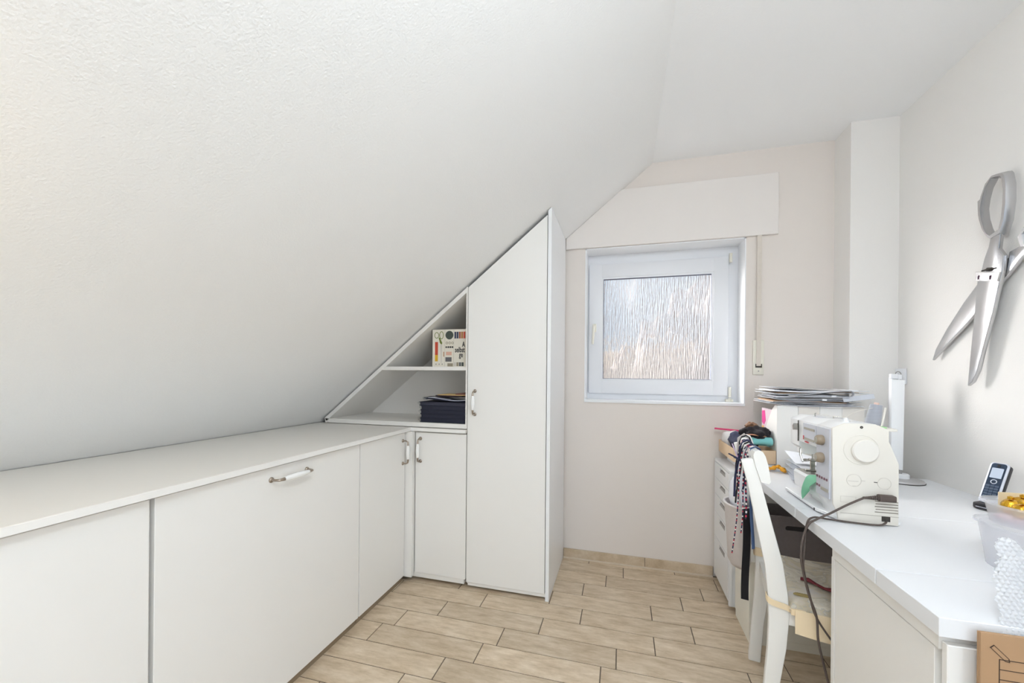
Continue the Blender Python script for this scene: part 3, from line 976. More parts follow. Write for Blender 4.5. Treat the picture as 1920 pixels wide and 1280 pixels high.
obj('crest_rail', crest_rail(cs, -0.006, 0.421), CW, chair, smooth=45)
low = [(0.0, 0.700), (0.006, 0.704), (0.020, 0.700), (0.027, 0.655), (0.020, 0.650), (0.006, 0.655)]
obj('back_slat', crest_rail([(a - 0.014, z) for a, z in low], 0.026, 0.389), CW, chair, smooth=45)
for b in (0.004, 0.387):
    obj('side_rail', MB().prism([C3(a, b_, 0)[:2] for a, b_ in ((0.05, b), (0.40, b), (0.40, b + 0.024), (0.05, b + 0.024))], 'z', 0.385, 0.430, 0.001, 1), CW, chair)
obj('front_rail', MB().prism([C3(a, b_, 0)[:2] for a, b_ in ((0.385, 0.03), (0.41, 0.03), (0.41, 0.385), (0.385, 0.385))], 'z', 0.385, 0.430), CW, chair)
obj('rear_rail', MB().prism([C3(a, b_, 0)[:2] for a, b_ in ((0.015, 0.03), (0.038, 0.03), (0.038, 0.385), (0.015, 0.385))], 'z', 0.385, 0.430), CW, chair)
obj('seat', MB().prism([C3(a, b_, 0)[:2] for a, b_ in ((0.062, -0.004), (0.44, -0.012), (0.44, 0.427), (0.062, 0.419))], 'z', 0.431, 0.443, 0.003, 2), CW, chair)


def mat_map(name):
    M = bpy.data.materials.new(name); M.use_nodes = True
    N, L = M.node_tree.nodes, M.node_tree.links
    b = N['Principled BSDF']; b.inputs['Roughness'].default_value = 0.9
    tc = N.new('ShaderNodeTexCoord')
    n1 = N.new('ShaderNodeTexNoise'); n1.inputs['Scale'].default_value = 7; n1.inputs['Detail'].default_value = 7; n1.inputs['Roughness'].default_value = 0.6; n1.inputs['Distortion'].default_value = 1.2
    L.new(tc.outputs['Object'], n1.inputs['Vector'])
    r = N.new('ShaderNodeValToRGB')
    el = r.color_ramp.elements
    el[0].position = 0.30; el[0].color = (*srgb(196, 192, 190), 1)
    el[1].position = 0.72; el[1].color = (*srgb(204, 210, 218), 1)
    for p_, c in ((0.42, (206, 196, 180)), (0.485, (196, 184, 158)), (0.50, (178, 174, 168)), (0.52, (214, 206, 190)), (0.6, (196, 186, 168))):
        e = el.new(p_); e.color = (*srgb(*c), 1)
    L.new(n1.outputs['Fac'], r.inputs[0]); L.new(r.outputs[0], b.inputs['Base Color'])
    return M


CREAM = mat('cream_cotton', srgb(236, 216, 182), 0.9, bump=(700, 0.15, 0.001))
cush = root('seat_cushion', C3(0.25, 0.2, 0.443), 'flat chair cushion with a map print and cream skirt', 'cushion')


def cushion_fn(u, v):
    a, b = 0.058 + 0.385 * u, -0.006 + 0.424 * v
    edge = min(u, 1 - u, v, 1 - v)
    z = 0.4435 + 0.026 * min(1, edge / 0.06) ** 0.5 + 0.004 * math.sin(9 * u + 2 * v) * math.sin(7 * v)
    return C3(a, b, z)


top_mb = MB().sheet(cushion_fn, 26, 26)
obj('pad', top_mb, mat_map('map_print_fabric'), cush, smooth=60)
obj('skirt', MB().sheet(lambda u, v: C3(0.072 + 0.370 * u, -0.016 - 0.004 * math.sin(7 * u) - 0.004 * v, 0.452 - (0.076 + 0.006 * math.sin(4 * u)) * v), 20, 6, 0.002), CREAM, cush, smooth=60)


def loop_band(zc, b0, b1, zh=0.011):
    mb = MB()
    a0 = 0.030
    pts = []
    n = 20
    for k in range(n):
        t = 2 * math.pi * k / n
        c, s = math.cos(t), math.sin(t)
        pts.append(C3(a0 + 0.038 * math.copysign(abs(c) ** 0.6, c), (b0 + b1) / 2 + ((b1 - b0) / 2 + 0.005) * math.copysign(abs(s) ** 0.6, s), zc + 0.012 * (-c)))
    mb.tube(pts, zh, 8, closed=True, flat=0.16, upv=None)
    return mb


def band(zc, b0, b1, h_=0.020, tilt=-0.012):
    """flat strap round a post"""
    mb = MB()
    n = 24
    v, f = [], []
    for k in range(n):
        t = 2 * math.pi * k / n
        c, s = math.cos(t), math.sin(t)
        for (grow, zz_) in ((0, -h_ / 2), (0.0025, -h_ / 2), (0.0025, h_ / 2), (0, h_ / 2)):
            a = 0.030 + (0.0335 + grow) * math.copysign(abs(c) ** 0.45, c)
            b = (b0 + b1) / 2 + ((b1 - b0) / 2 + 0.004 + grow) * math.copysign(abs(s) ** 0.45, s)
            v.append(C3(a, b, zc + zz_ + tilt * (c + 1)))
    for k in range(n):
        for q in range(4):
            f.append((k * 4 + q, k * 4 + (q + 1) % 4, ((k + 1) % n) * 4 + (q + 1) % 4, ((k + 1) % n) * 4 + q))
    vs, fs = mb._add(v, f)
    bmesh.ops.recalc_face_normals(mb.bm, faces=fs)
    return mb


obj('tie_strap', band(0.462, 0.0, 0.030), CREAM, cush, smooth=40)
obj('tie_strap', band(0.470, 0.385, 0.415, 0.035, 0.0), CREAM, cush, smooth=40)
obj('strap_end', MB().box(0, 1, 0, 1, 0, 1, M=Matrix.Translation(C3(0.062, -0.0145, 0.430)) @ Matrix((cu_, cv_, (0, 0, 1))).transposed().to_4x4() @ Matrix.Diagonal((0.040, 0.006, 0.020, 1))), CREAM, cush)
single('red_ribbon', MB().tube([C3(0.12 + 0.02 * k, 0.17 - 0.012 * k + 0.006 * math.sin(k * 1.3), 0.4790 + 0.003 * math.sin(k * 1.7)) for k in range(14)], [0.008 + 0.003 * math.sin(k * 1.9) for k in range(14)], 8, flat=0.6),
       mat('dark_red_fabric', srgb(112, 40, 46), 0.85), C3(0.25, 0.1, 0.47), 'crumpled dark red ribbon lying on the chair cushion', 'ribbon', smooth=70)
single('yarn_scrap', MB().tube([C3(0.085 + 0.012 * math.sin(k * 2.1) + 0.002 * k, 0.045 + 0.010 * math.cos(k * 2.1), 0.474 + 0.002 * (k % 3)) for k in range(16)], 0.0035, 6), mat('olive_yarn', srgb(150, 132, 84), 0.9), C3(0.09, 0.05, 0.47), 'small olive yarn knot at the near corner of the cushion', 'yarn', smooth=70)

# ribbons and cords on the chair back
NAVY = mat('navy_cord', srgb(38, 42, 74), 0.8)
BLACK = mat('black_elastic', srgb(30, 28, 32), 0.85, bump=(900, 0.1, 0.001))


def mat_stripes(name, cols, scale):
    M = bpy.data.materials.new(name); M.use_nodes = True
    N, L = M.node_tree.nodes, M.node_tree.links
    b = N['Principled BSDF']; b.inputs['Roughness'].default_value = 0.85
    tc = N.new('ShaderNodeTexCoord'); sx = N.new('ShaderNodeSeparateXYZ')
    L.new(tc.outputs['Object'], sx.inputs[0])
    ml = N.new('ShaderNodeMath'); ml.operation = 'MULTIPLY'; ml.inputs[1].default_value = scale
    fr = N.new('ShaderNodeMath'); fr.operation = 'FRACT'
    L.new(sx.outputs['Z'], ml.inputs[0]); L.new(ml.outputs[0], fr.inputs[0])
    r = N.new('ShaderNodeValToRGB'); r.color_ramp.interpolation = 'CONSTANT'
    el = r.color_ramp.elements
    n = len(cols)
    el[0].position = 0; el[0].color = (*srgb(*cols[0]), 1)
    el[1].position = 1.0 / n; el[1].color = (*srgb(*cols[1]), 1)
    for k in range(2, n):
        e = el.new(k / n); e.color = (*srgb(*cols[k]), 1)
    L.new(fr.outputs[0], r.inputs[0]); L.new(r.outputs[0], b.inputs['Base Color'])
    return M


RWB = mat_stripes('twisted_cord', [(186, 40, 60), (40, 42, 74), (234, 226, 222), (40, 42, 74), (40, 42, 74), (186, 60, 80), (40, 42, 74), (230, 224, 222)], 21)
RWN = mat_stripes('flecked_cord', [(40, 38, 66), (200, 60, 84), (40, 38, 66), (236, 230, 228)], 34)


def over_crest(b, z_front, z_back, sway=0.0, out=0.0):
    """path draped over the crest rail: aisle side down to z_front, desk side down to z_back"""
    t = (b + 0.006) / 0.427
    off = -0.022 * (1 - (2 * t - 1) ** 2) + 0.006
    P = [(-0.016 + off, z_back), (-0.013 + off, 0.93), (-0.022 + off, 0.958), (-0.034 + off, 0.965), (-0.047 + off, 0.958), (-0.053 + off - out * .3, 0.935)]
    n = 9
    a_end = -0.060 + off - out
    for k in range(1, n + 1):
        q = k / n
        P.append((-0.053 + off - out * .3 + (a_end + 0.053 - off + out * .3) * q + 0.003 * math.sin(6 * q + b * 40), 0.935 + (z_front - 0.935) * q))
    return [C3(a, b + sway * max(0, min(1, (0.95 - z) / 0.5)), z) for a, z in P]


cords = [
    ('cord', 0.10, 0.62, 0.90, 0.0021, RWB, 0.03, 0.030, 'longer red, white and navy twisted cord hanging from the chair back', 0.545),
    ('cord', 0.19, 0.66, 0.90, 0.0042, NAVY, 0.02, 0.018, 'thick navy cord hanging in the middle of the chair back', 0.74),
    ('cord', 0.06, 0.70, 0.90, 0.0028, RWN, 0.0, 0.000, 'dark red-flecked cord hanging close to the near chair post', 0.70),
    ('cord', 0.085, 0.72, 0.90, 0.0034, NAVY, 0.0, 0.004, 'short navy cord hanging next to the near chair post', 0.79),
    ('cord', 0.075, 0.68, 0.90, 0.0020, RWB, 0.01, 0.010, 'thin red and navy twisted cord close to the blue ribbon', 0.64),
    ('cord', 0.145, 0.70, 0.90, 0.0030, BLACK, 0.0, 0.014, 'short black cord hanging beside the long twisted cord', 0.73),
    ('cord', 0.23, 0.74, 0.90, 0.0022, RWN, 0.01, 0.010, 'thin pink-flecked cord hanging between the navy cords', 0.735),
]
for nm, b, zf, zb_, r_, m_, sw, ou, lb, z_end in cords:
    single(nm, MB().tube(over_crest(b, z_end, zb_, sw, ou), r_, 7), m_, C3(-0.05, b, z_end), lb, 'cord', 'cords and ribbons on the chair back', smooth=60)
single('ribbon', MB().tube(over_crest(0.33, 0.80, 0.86, 0.0, 0.008), 0.009, 8, flat=0.18), BLACK, C3(-0.05, 0.33, 0.8), 'short black ribbon folded over the far end of the chair back', 'ribbon', 'cords and ribbons on the chair back', smooth=60)
single('ribbon', MB().tube(over_crest(0.04, 0.60, 0.88, 0.02, -0.020), 0.007, 8, flat=0.25), mat('blue_ribbon', srgb(70, 92, 130), 0.7), C3(-0.05, 0.04, 0.6), 'blue satin ribbon hanging behind the near chair post', 'ribbon', 'cords and ribbons on the chair back', smooth=60)
# bow of navy cord
bowp = []
for k in range(40):
    t = 2 * math.pi * k / 40
    bowp.append(C3(-0.075 - 0.030 * math.sin(2 * t) - 0.01 * math.cos(t), 0.15 + 0.045 * math.cos(t), 0.905 + 0.030 * math.sin(t) * math.cos(t) - 0.012))
single('cord_bow', MB().tube(bowp, 0.0028, 7, closed=True), NAVY, C3(-0.07, 0.15, 0.9), 'loose navy cord bow tied on the chair back', 'cord', 'cords and ribbons on the chair back', smooth=60)
lp = [C3(-0.085 - 0.012 * math.cos(2 * math.pi * k / 24), 0.25 + 0.035 * math.sin(2 * math.pi * k / 24), 0.905 + 0.032 * math.cos(2 * math.pi * k / 24)) for k in range(24)]
single('cord_loop', MB().tube(lp, 0.0022, 6, closed=True), mat('lilac_cord', srgb(196, 176, 206), 0.8), C3(-0.08, 0.25, 0.88), 'pale lilac cord loop sticking out from the chair back', 'cord', 'cords and ribbons on the chair back', smooth=60)
# broad black elastic band hanging down
single('elastic_band', MB().sheet(lambda u, v: (0.4485 + 0.030 * v + 0.004 * math.sin(5 * u), 1.700 + 0.018 * v + 0.006 * math.sin(4 * u), 0.705 - 0.340 * u - 0.012 * v * u), 24, 3, 0.002), BLACK, (0.463, 1.71, 0.36), 'broad black elastic band hanging down from the chair back', 'ribbon', smooth=60)
single('navy_tape', MB().sheet(lambda u, v: (0.497 + 0.014 * v * (0.4 + 0.6 * (1 - u)) + 0.004 * u, 1.585 + 0.004 * v, 0.66 - 0.20 * u), 12, 2, 0.0015), mat('navy_tape', srgb(34, 48, 96), 0.8), (0.5, 1.585, 0.46), 'navy tape hanging behind the near chair post', 'ribbon', smooth=60)

# felt bag hung on the far end of the chair back
bagm = mat('mauve_grey_felt', srgb(206, 198, 194), 0.95, bump=(600, 0.25, 0.002), var=(60, 0.06))
bag = root('felt_bag', (0.475, 1.90, 0.42), 'soft pale grey felt bag hung from the far end of the chair back', 'bag')


def ell(rx, ry, z, cx_, cy_, n=28):
    return [(cx_ + rx * math.cos(2 * math.pi * k / n), cy_ + ry * math.sin(2 * math.pi * k / n), z) for k in range(n)]


def shell(levels, thick=0.004):
    mb = MB()
    n = 28
    v, f = [], []
    seq = levels + [(rx - thick, ry - thick, z + (0.006 if i == len(levels) - 1 else 0), cx_, cy_) for i, (rx, ry, z, cx_, cy_) in enumerate(levels[::-1])]
    for rx, ry, z, cx_, cy_ in seq:
        v += ell(rx, ry, z, cx_, cy_, n)
    for i in range(len(seq) - 1):
        for k in range(n):
            f.append((i * n + k, i * n + (k + 1) % n, (i + 1) * n + (k + 1) % n, (i + 1) * n + k))
    f += [tuple(range(n))[::-1], tuple((len(seq) - 1) * n + k for k in range(n))]
    vs, fs = mb._add(v, f)
    bmesh.ops.recalc_face_normals(mb.bm, faces=fs)
    return mb


obj('body', shell([(0.034, 0.055, 0.400, 0.497, 1.925), (0.042, 0.068, 0.42, 0.494, 1.925), (0.045, 0.073, 0.55, 0.489, 1.92), (0.049, 0.078, 0.655, 0.485, 1.92), (0.050, 0.080, 0.664, 0.485, 1.92)]), bagm, bag, smooth=60)
obj('rim', MB().tube(ell(0.049, 0.079, 0.665, 0.485, 1.92), 0.005, 8, closed=True), mat('pale_felt_rim', srgb(228, 222, 220), 0.95), bag, smooth=60)
obj('loop_handle', MB().tube([(0.520, 1.85, 0.66), (0.528, 1.865, 0.80), (0.515, 1.88, 0.955), (0.50, 1.885, 0.966), (0.480, 1.885, 0.95), (0.470, 1.88, 0.80), (0.47, 1.83, 0.665)], 0.006, 8, flat=0.3), bagm, bag, smooth=60)
single('white_cloth', MB().blob((0.487, 1.915, 0.700), 0.033, 0.055, 0.080, 0.14, 2.2, seed=11), mat('white_cotton', srgb(240, 241, 246), 0.9), (0.48, 1.9, 0.62), 'white cloth bundle sticking out of the felt bag', 'cloth', smooth=80)

# ================================================================== SEWING MACHINE
MW = mat('machine_white', srgb(240, 240, 240), 0.35, coat=0.2)
MC = mat('machine_cream', srgb(228, 223, 213), 0.4)
GP = mat('panel_grey', srgb(200, 202, 210), 0.4)
KN = mat('knob_bronze', srgb(150, 134, 114), 0.45, 0.0)
BRN = mat('brown_rubber', srgb(84, 72, 66), 0.6)
MET = mat('machine_steel', srgb(180, 178, 172), 0.25, 1.0)
RED = mat('red_print', srgb(200, 60, 70), 0.6)
LINE = mat('panel_line', srgb(168, 162, 150), 0.5)
EMB = mat('embossed_line', srgb(208, 202, 192), 0.5)
y0m, y1m = 1.517, 1.850
sm = root('sewing_machine', (0.75, 1.68, D), 'white sewing machine with a cream end panel on the desk', 'sewing machine')
prf = [(0.660, D + 0.058), (0.656, 1.046), (0.690, 1.063), (0.772, 1.063), (0.808, 1.046), (0.808, 1.010), (0.834, 0.940), (0.834, D + 0.003), (0.676, D + 0.003), (0.672, D + 0.030)]
obj('column', MB().prism(prf, 'y', y0m + 0.008, 1.620, 0.003, 2), MW, sm, smooth=35)
ep = obj('end_panel', MB().prism(prf, 'y', y0m, y0m + 0.0075, 0.002, 2), MC, sm, smooth=35)
arm = [(0.658, 0.966), (0.656, 1.046), (0.690, 1.063), (0.772, 1.063), (0.806, 1.046), (0.806, 0.985), (0.790, 0.966)]
obj('arm', MB().prism(arm, 'y', 1.619, 1.772, 0.003, 2), MW, sm, smooth=35)
head = [(0.658, 0.948), (0.656, 1.046), (0.690, 1.063), (0.765, 1.060), (0.790, 1.040), (0.790, 0.960), (0.770, 0.940), (0.672, 0.936)]
obj('head', MB().prism(head, 'y', 1.7735, y1m, 0.004, 2), MW, sm, smooth=35)
obj('head_foot', MB().prism([(1.776, 0.945), (1.845, 0.945), (1.826, 0.916), (1.776, 0.916)], 'x', 0.672, 0.770, 0.002, 1), MW, sm, smooth=35)
obj('free_arm', MB().prism([(0.668, 0.785), (0.664, 0.838), (0.670, 0.846), (0.770, 0.846), (0.775, 0.785)], 'y', 1.619, 1.838, 0.003, 2), MW, sm, smooth=35)
obj('free_arm_support', MB().box(0.690, 0.775, 1.619, 1.74, D + 0.016, 0.7855), MW, sm)
obj('base_plate', MB().prism([(0.648, 1.60), (0.676, 1.522), (0.84, 1.522), (0.84, 1.87), (0.648, 1.87)], 'z', D + 0.0045, D + 0.016, 0.002, 1), MW, sm, smooth=35)
obj('base_shadow_strip', MB().box(0.656, 0.836, 1.606, 1.862, D + 0.0005, D + 0.0046), W['dark_gap'], sm)  # dark strip stands in for the shadow gap under the base plate
obj('needle_plate', MB().box(0.672, 0.765, 1.735, 1.832, 0.8462, 0.8476), MET, sm)
obj('light_cover', MB().box(0.67, 0.75, 1.64, 1.765, 0.962, 0.9665), GP, sm)
# front controls
obj('upper_panel', MB().box(0.6525, 0.6565, 1.620, 1.722, 0.978, 1.040), GP, sm)
fp = obj('control_panel', MB().box(0.6530, 0.6585, 1.527, 1.616, 0.812, 1.040), GP, sm)
for z_ in (1.022, 0.984):
    obj('slider_scale', MB().box(0.6512, 0.6535, 1.630, 1.712, z_ - 0.004, z_ + 0.004), LINE, sm)
obj('slider_mark', MB().box(0.6505, 0.653, 1.713, 1.717, 0.980, 0.994), RED, sm)
for z_ in (0.999, 0.940):
    kb = MB()
    kb.lathe([(0.016, 0.0), (0.0175, -0.004), (0.016, -0.016), (0.012, -0.020)], (0.653, 1.572, z_), 'x', 20)
    k_ = obj('knob', kb, KN, sm, smooth=40)
    kr = MB()
    for q in range(16):
        a = 2 * math.pi * q / 16
        kr.box(0.637, 0.649, 1.572 + 0.0165 * math.cos(a) - 0.001, 1.572 + 0.0165 * math.cos(a) + 0.001, z_ + 0.0165 * math.sin(a) - 0.001, z_ + 0.0165 * math.sin(a) + 0.001)
    obj('knob_face', MB().lathe([(0.010, 0.0), (0.009, -0.001)], (0.633, 1.572, z_), 'x', 16), LINE, k_)
    kr.bm.free()
BTN = mat('button_maroon', srgb(120, 84, 92), 0.5)
for q in range(5):
    obj('button', MB().box(0.6500, 0.6535, 1.536 + 0.0165 * q, 1.544 + 0.0165 * q, 0.868, 0.876, 0.001, 1), BTN, sm)
for q in range(2):
    obj('button', MB().box(0.6500, 0.6535, 1.586 + 0.0165 * q, 1.594 + 0.0165 * q, 0.838, 0.846, 0.001, 1), BTN, sm)
obj('display_strip', MB().box(0.6505, 0.6535, 1.530, 1.578, 0.832, 0.842), LINE, sm)
RYX = Matrix(((0, 0, -1, 0), (-1, 0, 0, 0), (0, 1, 0, 0), (0, 0, 0, 1)))
text_part('brand_letters', 'BERNINA', 0.008, RED, sm, Matrix.Translation((0.6545, 1.712, 0.9695)) @ RYX, 0.0003)
obj('thread_slot', MB().box(0.6545, 0.6575, 1.7715, 1.7745, 0.965, 1.044), W['dark_gap'], sm)
obj('take_up_lever', MB().prism([(1.772, 1.010), (1.782, 1.006), (1.784, 1.022), (1.774, 1.032)], 'x', 0.640, 0.657), MET, sm)
# needle and presser foot
nf = MB()
nf.tube([(0.715, 1.800, 0.93), (0.715, 1.800, 0.862)], 0.0035, 8)
nf.box(0.704, 0.727, 1.788, 1.812, 0.884, 0.894, 0.002, 1)
nf.tube([(0.700, 1.796, 0.889), (0.684, 1.790, 0.889)], [0.005, 0.006], 10)
nf.box(0.708, 0.722, 1.796, 1.804, 0.852, 0.886)
nf.box(0.690, 0.727, 1.790, 1.812, 0.8478, 0.852, 0.001, 1)
obj('presser_foot', nf, MET, sm, smooth=40)
obj('needle_threader', MB().tube([(0.675, 1.795, 0.935), (0.670, 1.790, 0.91), (0.672, 1.772, 0.885)], [0.006, 0.004, 0.003], 8), MET, sm, smooth=40)
# end panel details
eY = y0m - 0.0005
wc = (0.735, 0.980)
rg = lambda c, rx, rz, n=36: [(c[0] + rx * math.cos(2 * math.pi * k / n), c[1] + rz * math.sin(2 * math.pi * k / n)) for k in range(n)]
obj('handwheel_well', MB().lathe([(0.048, 0.0008), (0.0480, -0.0006), (0.0465, -0.0012), (0.0455, -0.0002), (0.001, -0.0002)], (wc[0], eY, wc[1]), 'y', 40, cap=False), MC, ep, smooth=30)
obj('handwheel', MB().lathe([(0.036, 0.0008), (0.0362, -0.008), (0.033, -0.011), (0.001, -0.0115)], (wc[0] + 0.008, eY, wc[1] - 0.002), 'y', 40, cap=False), mat('wheel_white', srgb(230, 226, 218), 0.35), ep, smooth=40)
obj('screw_hole', MB().lathe([(0.0042, 0.001), (0.0042, -0.0006), (0.001, -0.0008)], (0.735, eY, 1.052), 'y', 14, cap=False), W['dark_gap'], ep)
for cx_, cz_, rr in ((0.716, 0.882, 0.020), (0.796, 0.878, 0.018)):
    obj('embossed_ring', MB().ring(rg((cx_, cz_), rr, rr), rg((cx_, cz_), rr - 0.001, rr - 0.001), 'y', eY - 0.0006, eY + 0.001), EMB, ep)
for x0, x1, z_ in ((0.7000, 0.728, 0.8795), (0.735, 0.746, 0.882), (0.7125, 0.722, 0.864), (0.769, 0.778, 0.880), (0.796, 0.806, 0.861)):
    obj('printed_mark', MB().box(x0, x1, eY - 0.0004, eY + 0.0005, z_ - 0.0008, z_ + 0.0012), INK if 0.765 < x0 < 0.78 else EMB, ep)
obj('cover_outline', MB().ring([(0.680, 0.810), (0.722, 0.810), (0.722, 0.830), (0.680, 0.830)], [(0.681, 0.811), (0.721, 0.811), (0.721, 0.829), (0.681, 0.829)], 'y', eY - 0.0003, eY + 0.001), EMB, ep)
for q in range(5):
    obj('vent_slot', MB().box(0.772 + 0.002 * (q % 2), 0.832, eY - 0.0004, eY + 0.001, 0.8215 - 0.0085 * q - 0.0012, 0.8215 - 0.0085 * q + 0.0008), mat('slot_shadow', srgb(120, 110, 98), 0.8) if q == 0 else bpy.data.materials['slot_shadow'], ep)
obj('socket_recess', MB().box(0.790, 0.812, eY - 0.0006, eY + 0.002, D + 0.014, D + 0.030), W['dark_gap'], ep)
obj('base_seam', MB().box(0.680, 0.834, eY - 0.0003, eY + 0.001, D + 0.030, D + 0.0312), LINE, ep)
obj('plate_button', MB().box(0.6465, 0.6485, 1.612, 1.618, D + 0.004, D + 0.012), INK, sm)
# top: spool pin, thread guides
obj('thread_guide', MB().lathe([(0.010, 0), (0.010, 0.006), (0.006, 0.008), (0.006, 0.013), (0.001, 0.014)], (0.715, 1.565, 1.0628), 'z', 14), MW, sm, smooth=40)
obj('thread_guide', MB().tube([(0.70, 1.745, 1.062), (0.70, 1.745, 1.074), (0.70, 1.738, 1.076)], 0.0018, 6), MET, sm)
obj('thread_guide', MB().tube([(0.735, 1.69, 1.062), (0.735, 1.69, 1.070), (0.735, 1.665, 1.070)], 0.0022, 6), MET, sm)
obj('top_window', MB().box(0.690, 0.716, 1.70, 1.735, 1.0628, 1.0638), GP, sm)
obj('spool_pin', MB().tube([(0.822, 1.585, 1.043), (0.834, 1.585, 1.112)], 0.0028, 8), MC, sm)
obj('pin_base', MB().lathe([(0.012, 0), (0.012, 0.004), (0.004, 0.006)], (0.824, 1.585, 1.0447), 'z', 14), mat('pale_green_plastic', srgb(160, 208, 150), 0.5), sm, smooth=40)
# thread cone
obj('added_spool_rail', MB().box(0.800, 0.858, 1.568, 1.690, 1.036, 1.0445, 0.002, 1), MC, sm)  # plate added to give the thread cone something to stand on
spl = root('thread_cone', (0.833, 1.66, 1.0455), 'grey cone of sewing thread standing behind the machine top', 'thread cone')
Msp = Matrix.Translation((0.833, 1.655, 1.0462)) @ Matrix.Rotation(math.radians(9), 4, 'Y')
for nm, pf, m_ in (('thread', [(0.0215, 0.003), (0.0225, 0.006), (0.0165, 0.070), (0.0155, 0.072)], mat('grey_thread', srgb(158, 160, 168), 0.6, bump=(400, 0.2, 0.001), var=(300, 0.15, (0.05, 0.05, 1)))), ('core', [(0.007, 0.0), (0.007, 0.079)], mat('pink_core', srgb(232, 200, 186), 0.6))):
    b_ = MB().lathe(pf, (0, 0, 0), 'z', 24)
    bmesh.ops.transform(b_.bm, matrix=Msp, verts=b_.bm.verts)
    obj(nm, b_, m_, spl, smooth=40)
single('sewing_thread', MB().tube([(0.842, 1.652, 1.108), (0.785, 1.62, 1.100), (0.740, 1.585, 1.090), (0.716, 1.566, 1.079), (0.706, 1.65, 1.075), (0.700, 1.742, 1.076)], 0.0005, 5), mat('pale_thread', srgb(226, 220, 206), 0.7), (0.75, 1.6, 1.08), 'thin thread running from the cone to the machine', 'thread')
# green cloth over the free arm
single('green_cloth', MB().sheet(lambda u, v: (
    (0.760 - 0.10 * min(u / 0.55, 1)) if u < 0.55 else 0.660 - 0.016 * math.sin((u - 0.55) / 0.45 * 2.2),
    1.628 + 0.078 * v + (0.020 * (u - 0.55) * 2.2 * (1 - v) if u > 0.55 else 0),
    0.8495 if u < 0.5 else (0.8495 - 0.004 * (u - 0.5) / 0.05 if u < 0.55 else 0.8455 - 0.085 * (u - 0.55) / 0.45 * (0.45 + 0.55 * v))), 28, 8, 0.0015),
    mat('mint_cloth', srgb(120, 186, 150), 0.8, bump=(500, 0.1, 0.001)), (0.69, 1.66, 0.80), 'mint green cloth strip draped over the machine free arm', 'cloth', smooth=60)
# power plug and flex
cab = root('power_cable', (0.60, 1.50, D), 'brown power cable plugged into the sewing machine', 'cable')
obj('plug', MB().box(0.774, 0.818, 1.494, 1.5162, 0.825, 0.845, 0.004, 2), BRN, cab, smooth=40)
sv = MB()
for q in range(7):
    sv.tube([(0.774 - 0.0052 * q, 1.504, 0.8350 - 0.0004 * q), (0.774 - 0.0052 * q - 0.0034, 1.504, 0.8350 - 0.0004 * q)], 0.0075 - 0.0006 * q, 10)
sv.tube([(0.775, 1.504, 0.835), (0.735, 1.504, 0.832)], 0.0042, 8)
obj('strain_relief', sv, BRN, cab, smooth=40)


def spline(pts, n=10):
    P = [Vector(p) for p in pts]
    out = []
    for i in range(len(P) - 1):
        p0, p1, p2, p3 = P[max(i - 1, 0)], P[i], P[i + 1], P[min(i + 2, len(P) - 1)]
        for k in range(n):
            t = k / n
            out.append(0.5 * ((2 * p1) + (-p0 + p2) * t + (2 * p0 - 5 * p1 + 4 * p2 - p3) * t * t + (-p0 + 3 * p1 - 3 * p2 + p3) * t ** 3))
    out.append(P[-1])
    return out


obj('flex', MB().tube(spline([(0.737, 1.504, 0.832), (0.69, 1.500, 0.806), (0.645, 1.500, 0.775), (0.608, 1.500, 0.7525), (0.585, 1.497, 0.735), (0.565, 1.485, 0.69), (0.553, 1.465, 0.631), (0.571, 1.460, 0.532), (0.593, 1.458, 0.461), (0.598, 1.456, 0.386), (0.615, 1.456, 0.306), (0.640, 1.456, 0.20), (0.68, 1.46, 0.05), (0.72, 1.47, 0.005), (0.9, 1.5, 0.005)]), 0.0034, 8), BRN, cab, smooth=60)
single('foot_control_cable', MB().tube(spline([(0.800, 1.512, D + 0.014), (0.778, 1.503, D + 0.006), (0.72, 1.506, D + 0.005), (0.65, 1.520, D + 0.005), (0.608, 1.522, D + 0.006), (0.586, 1.512, D - 0.015), (0.568, 1.480, 0.66), (0.562, 1.470, 0.60), (0.578, 1.468, 0.52), (0.598, 1.464, 0.45), (0.657, 1.452, 0.361), (0.74, 1.448, 0.25), (0.85, 1.46, 0.05), (0.9, 1.49, 0.012)]), 0.0030, 8), BRN, (0.6, 1.54, D), 'thinner brown cable from the machine base hanging over the desk edge', 'cable', smooth=60)

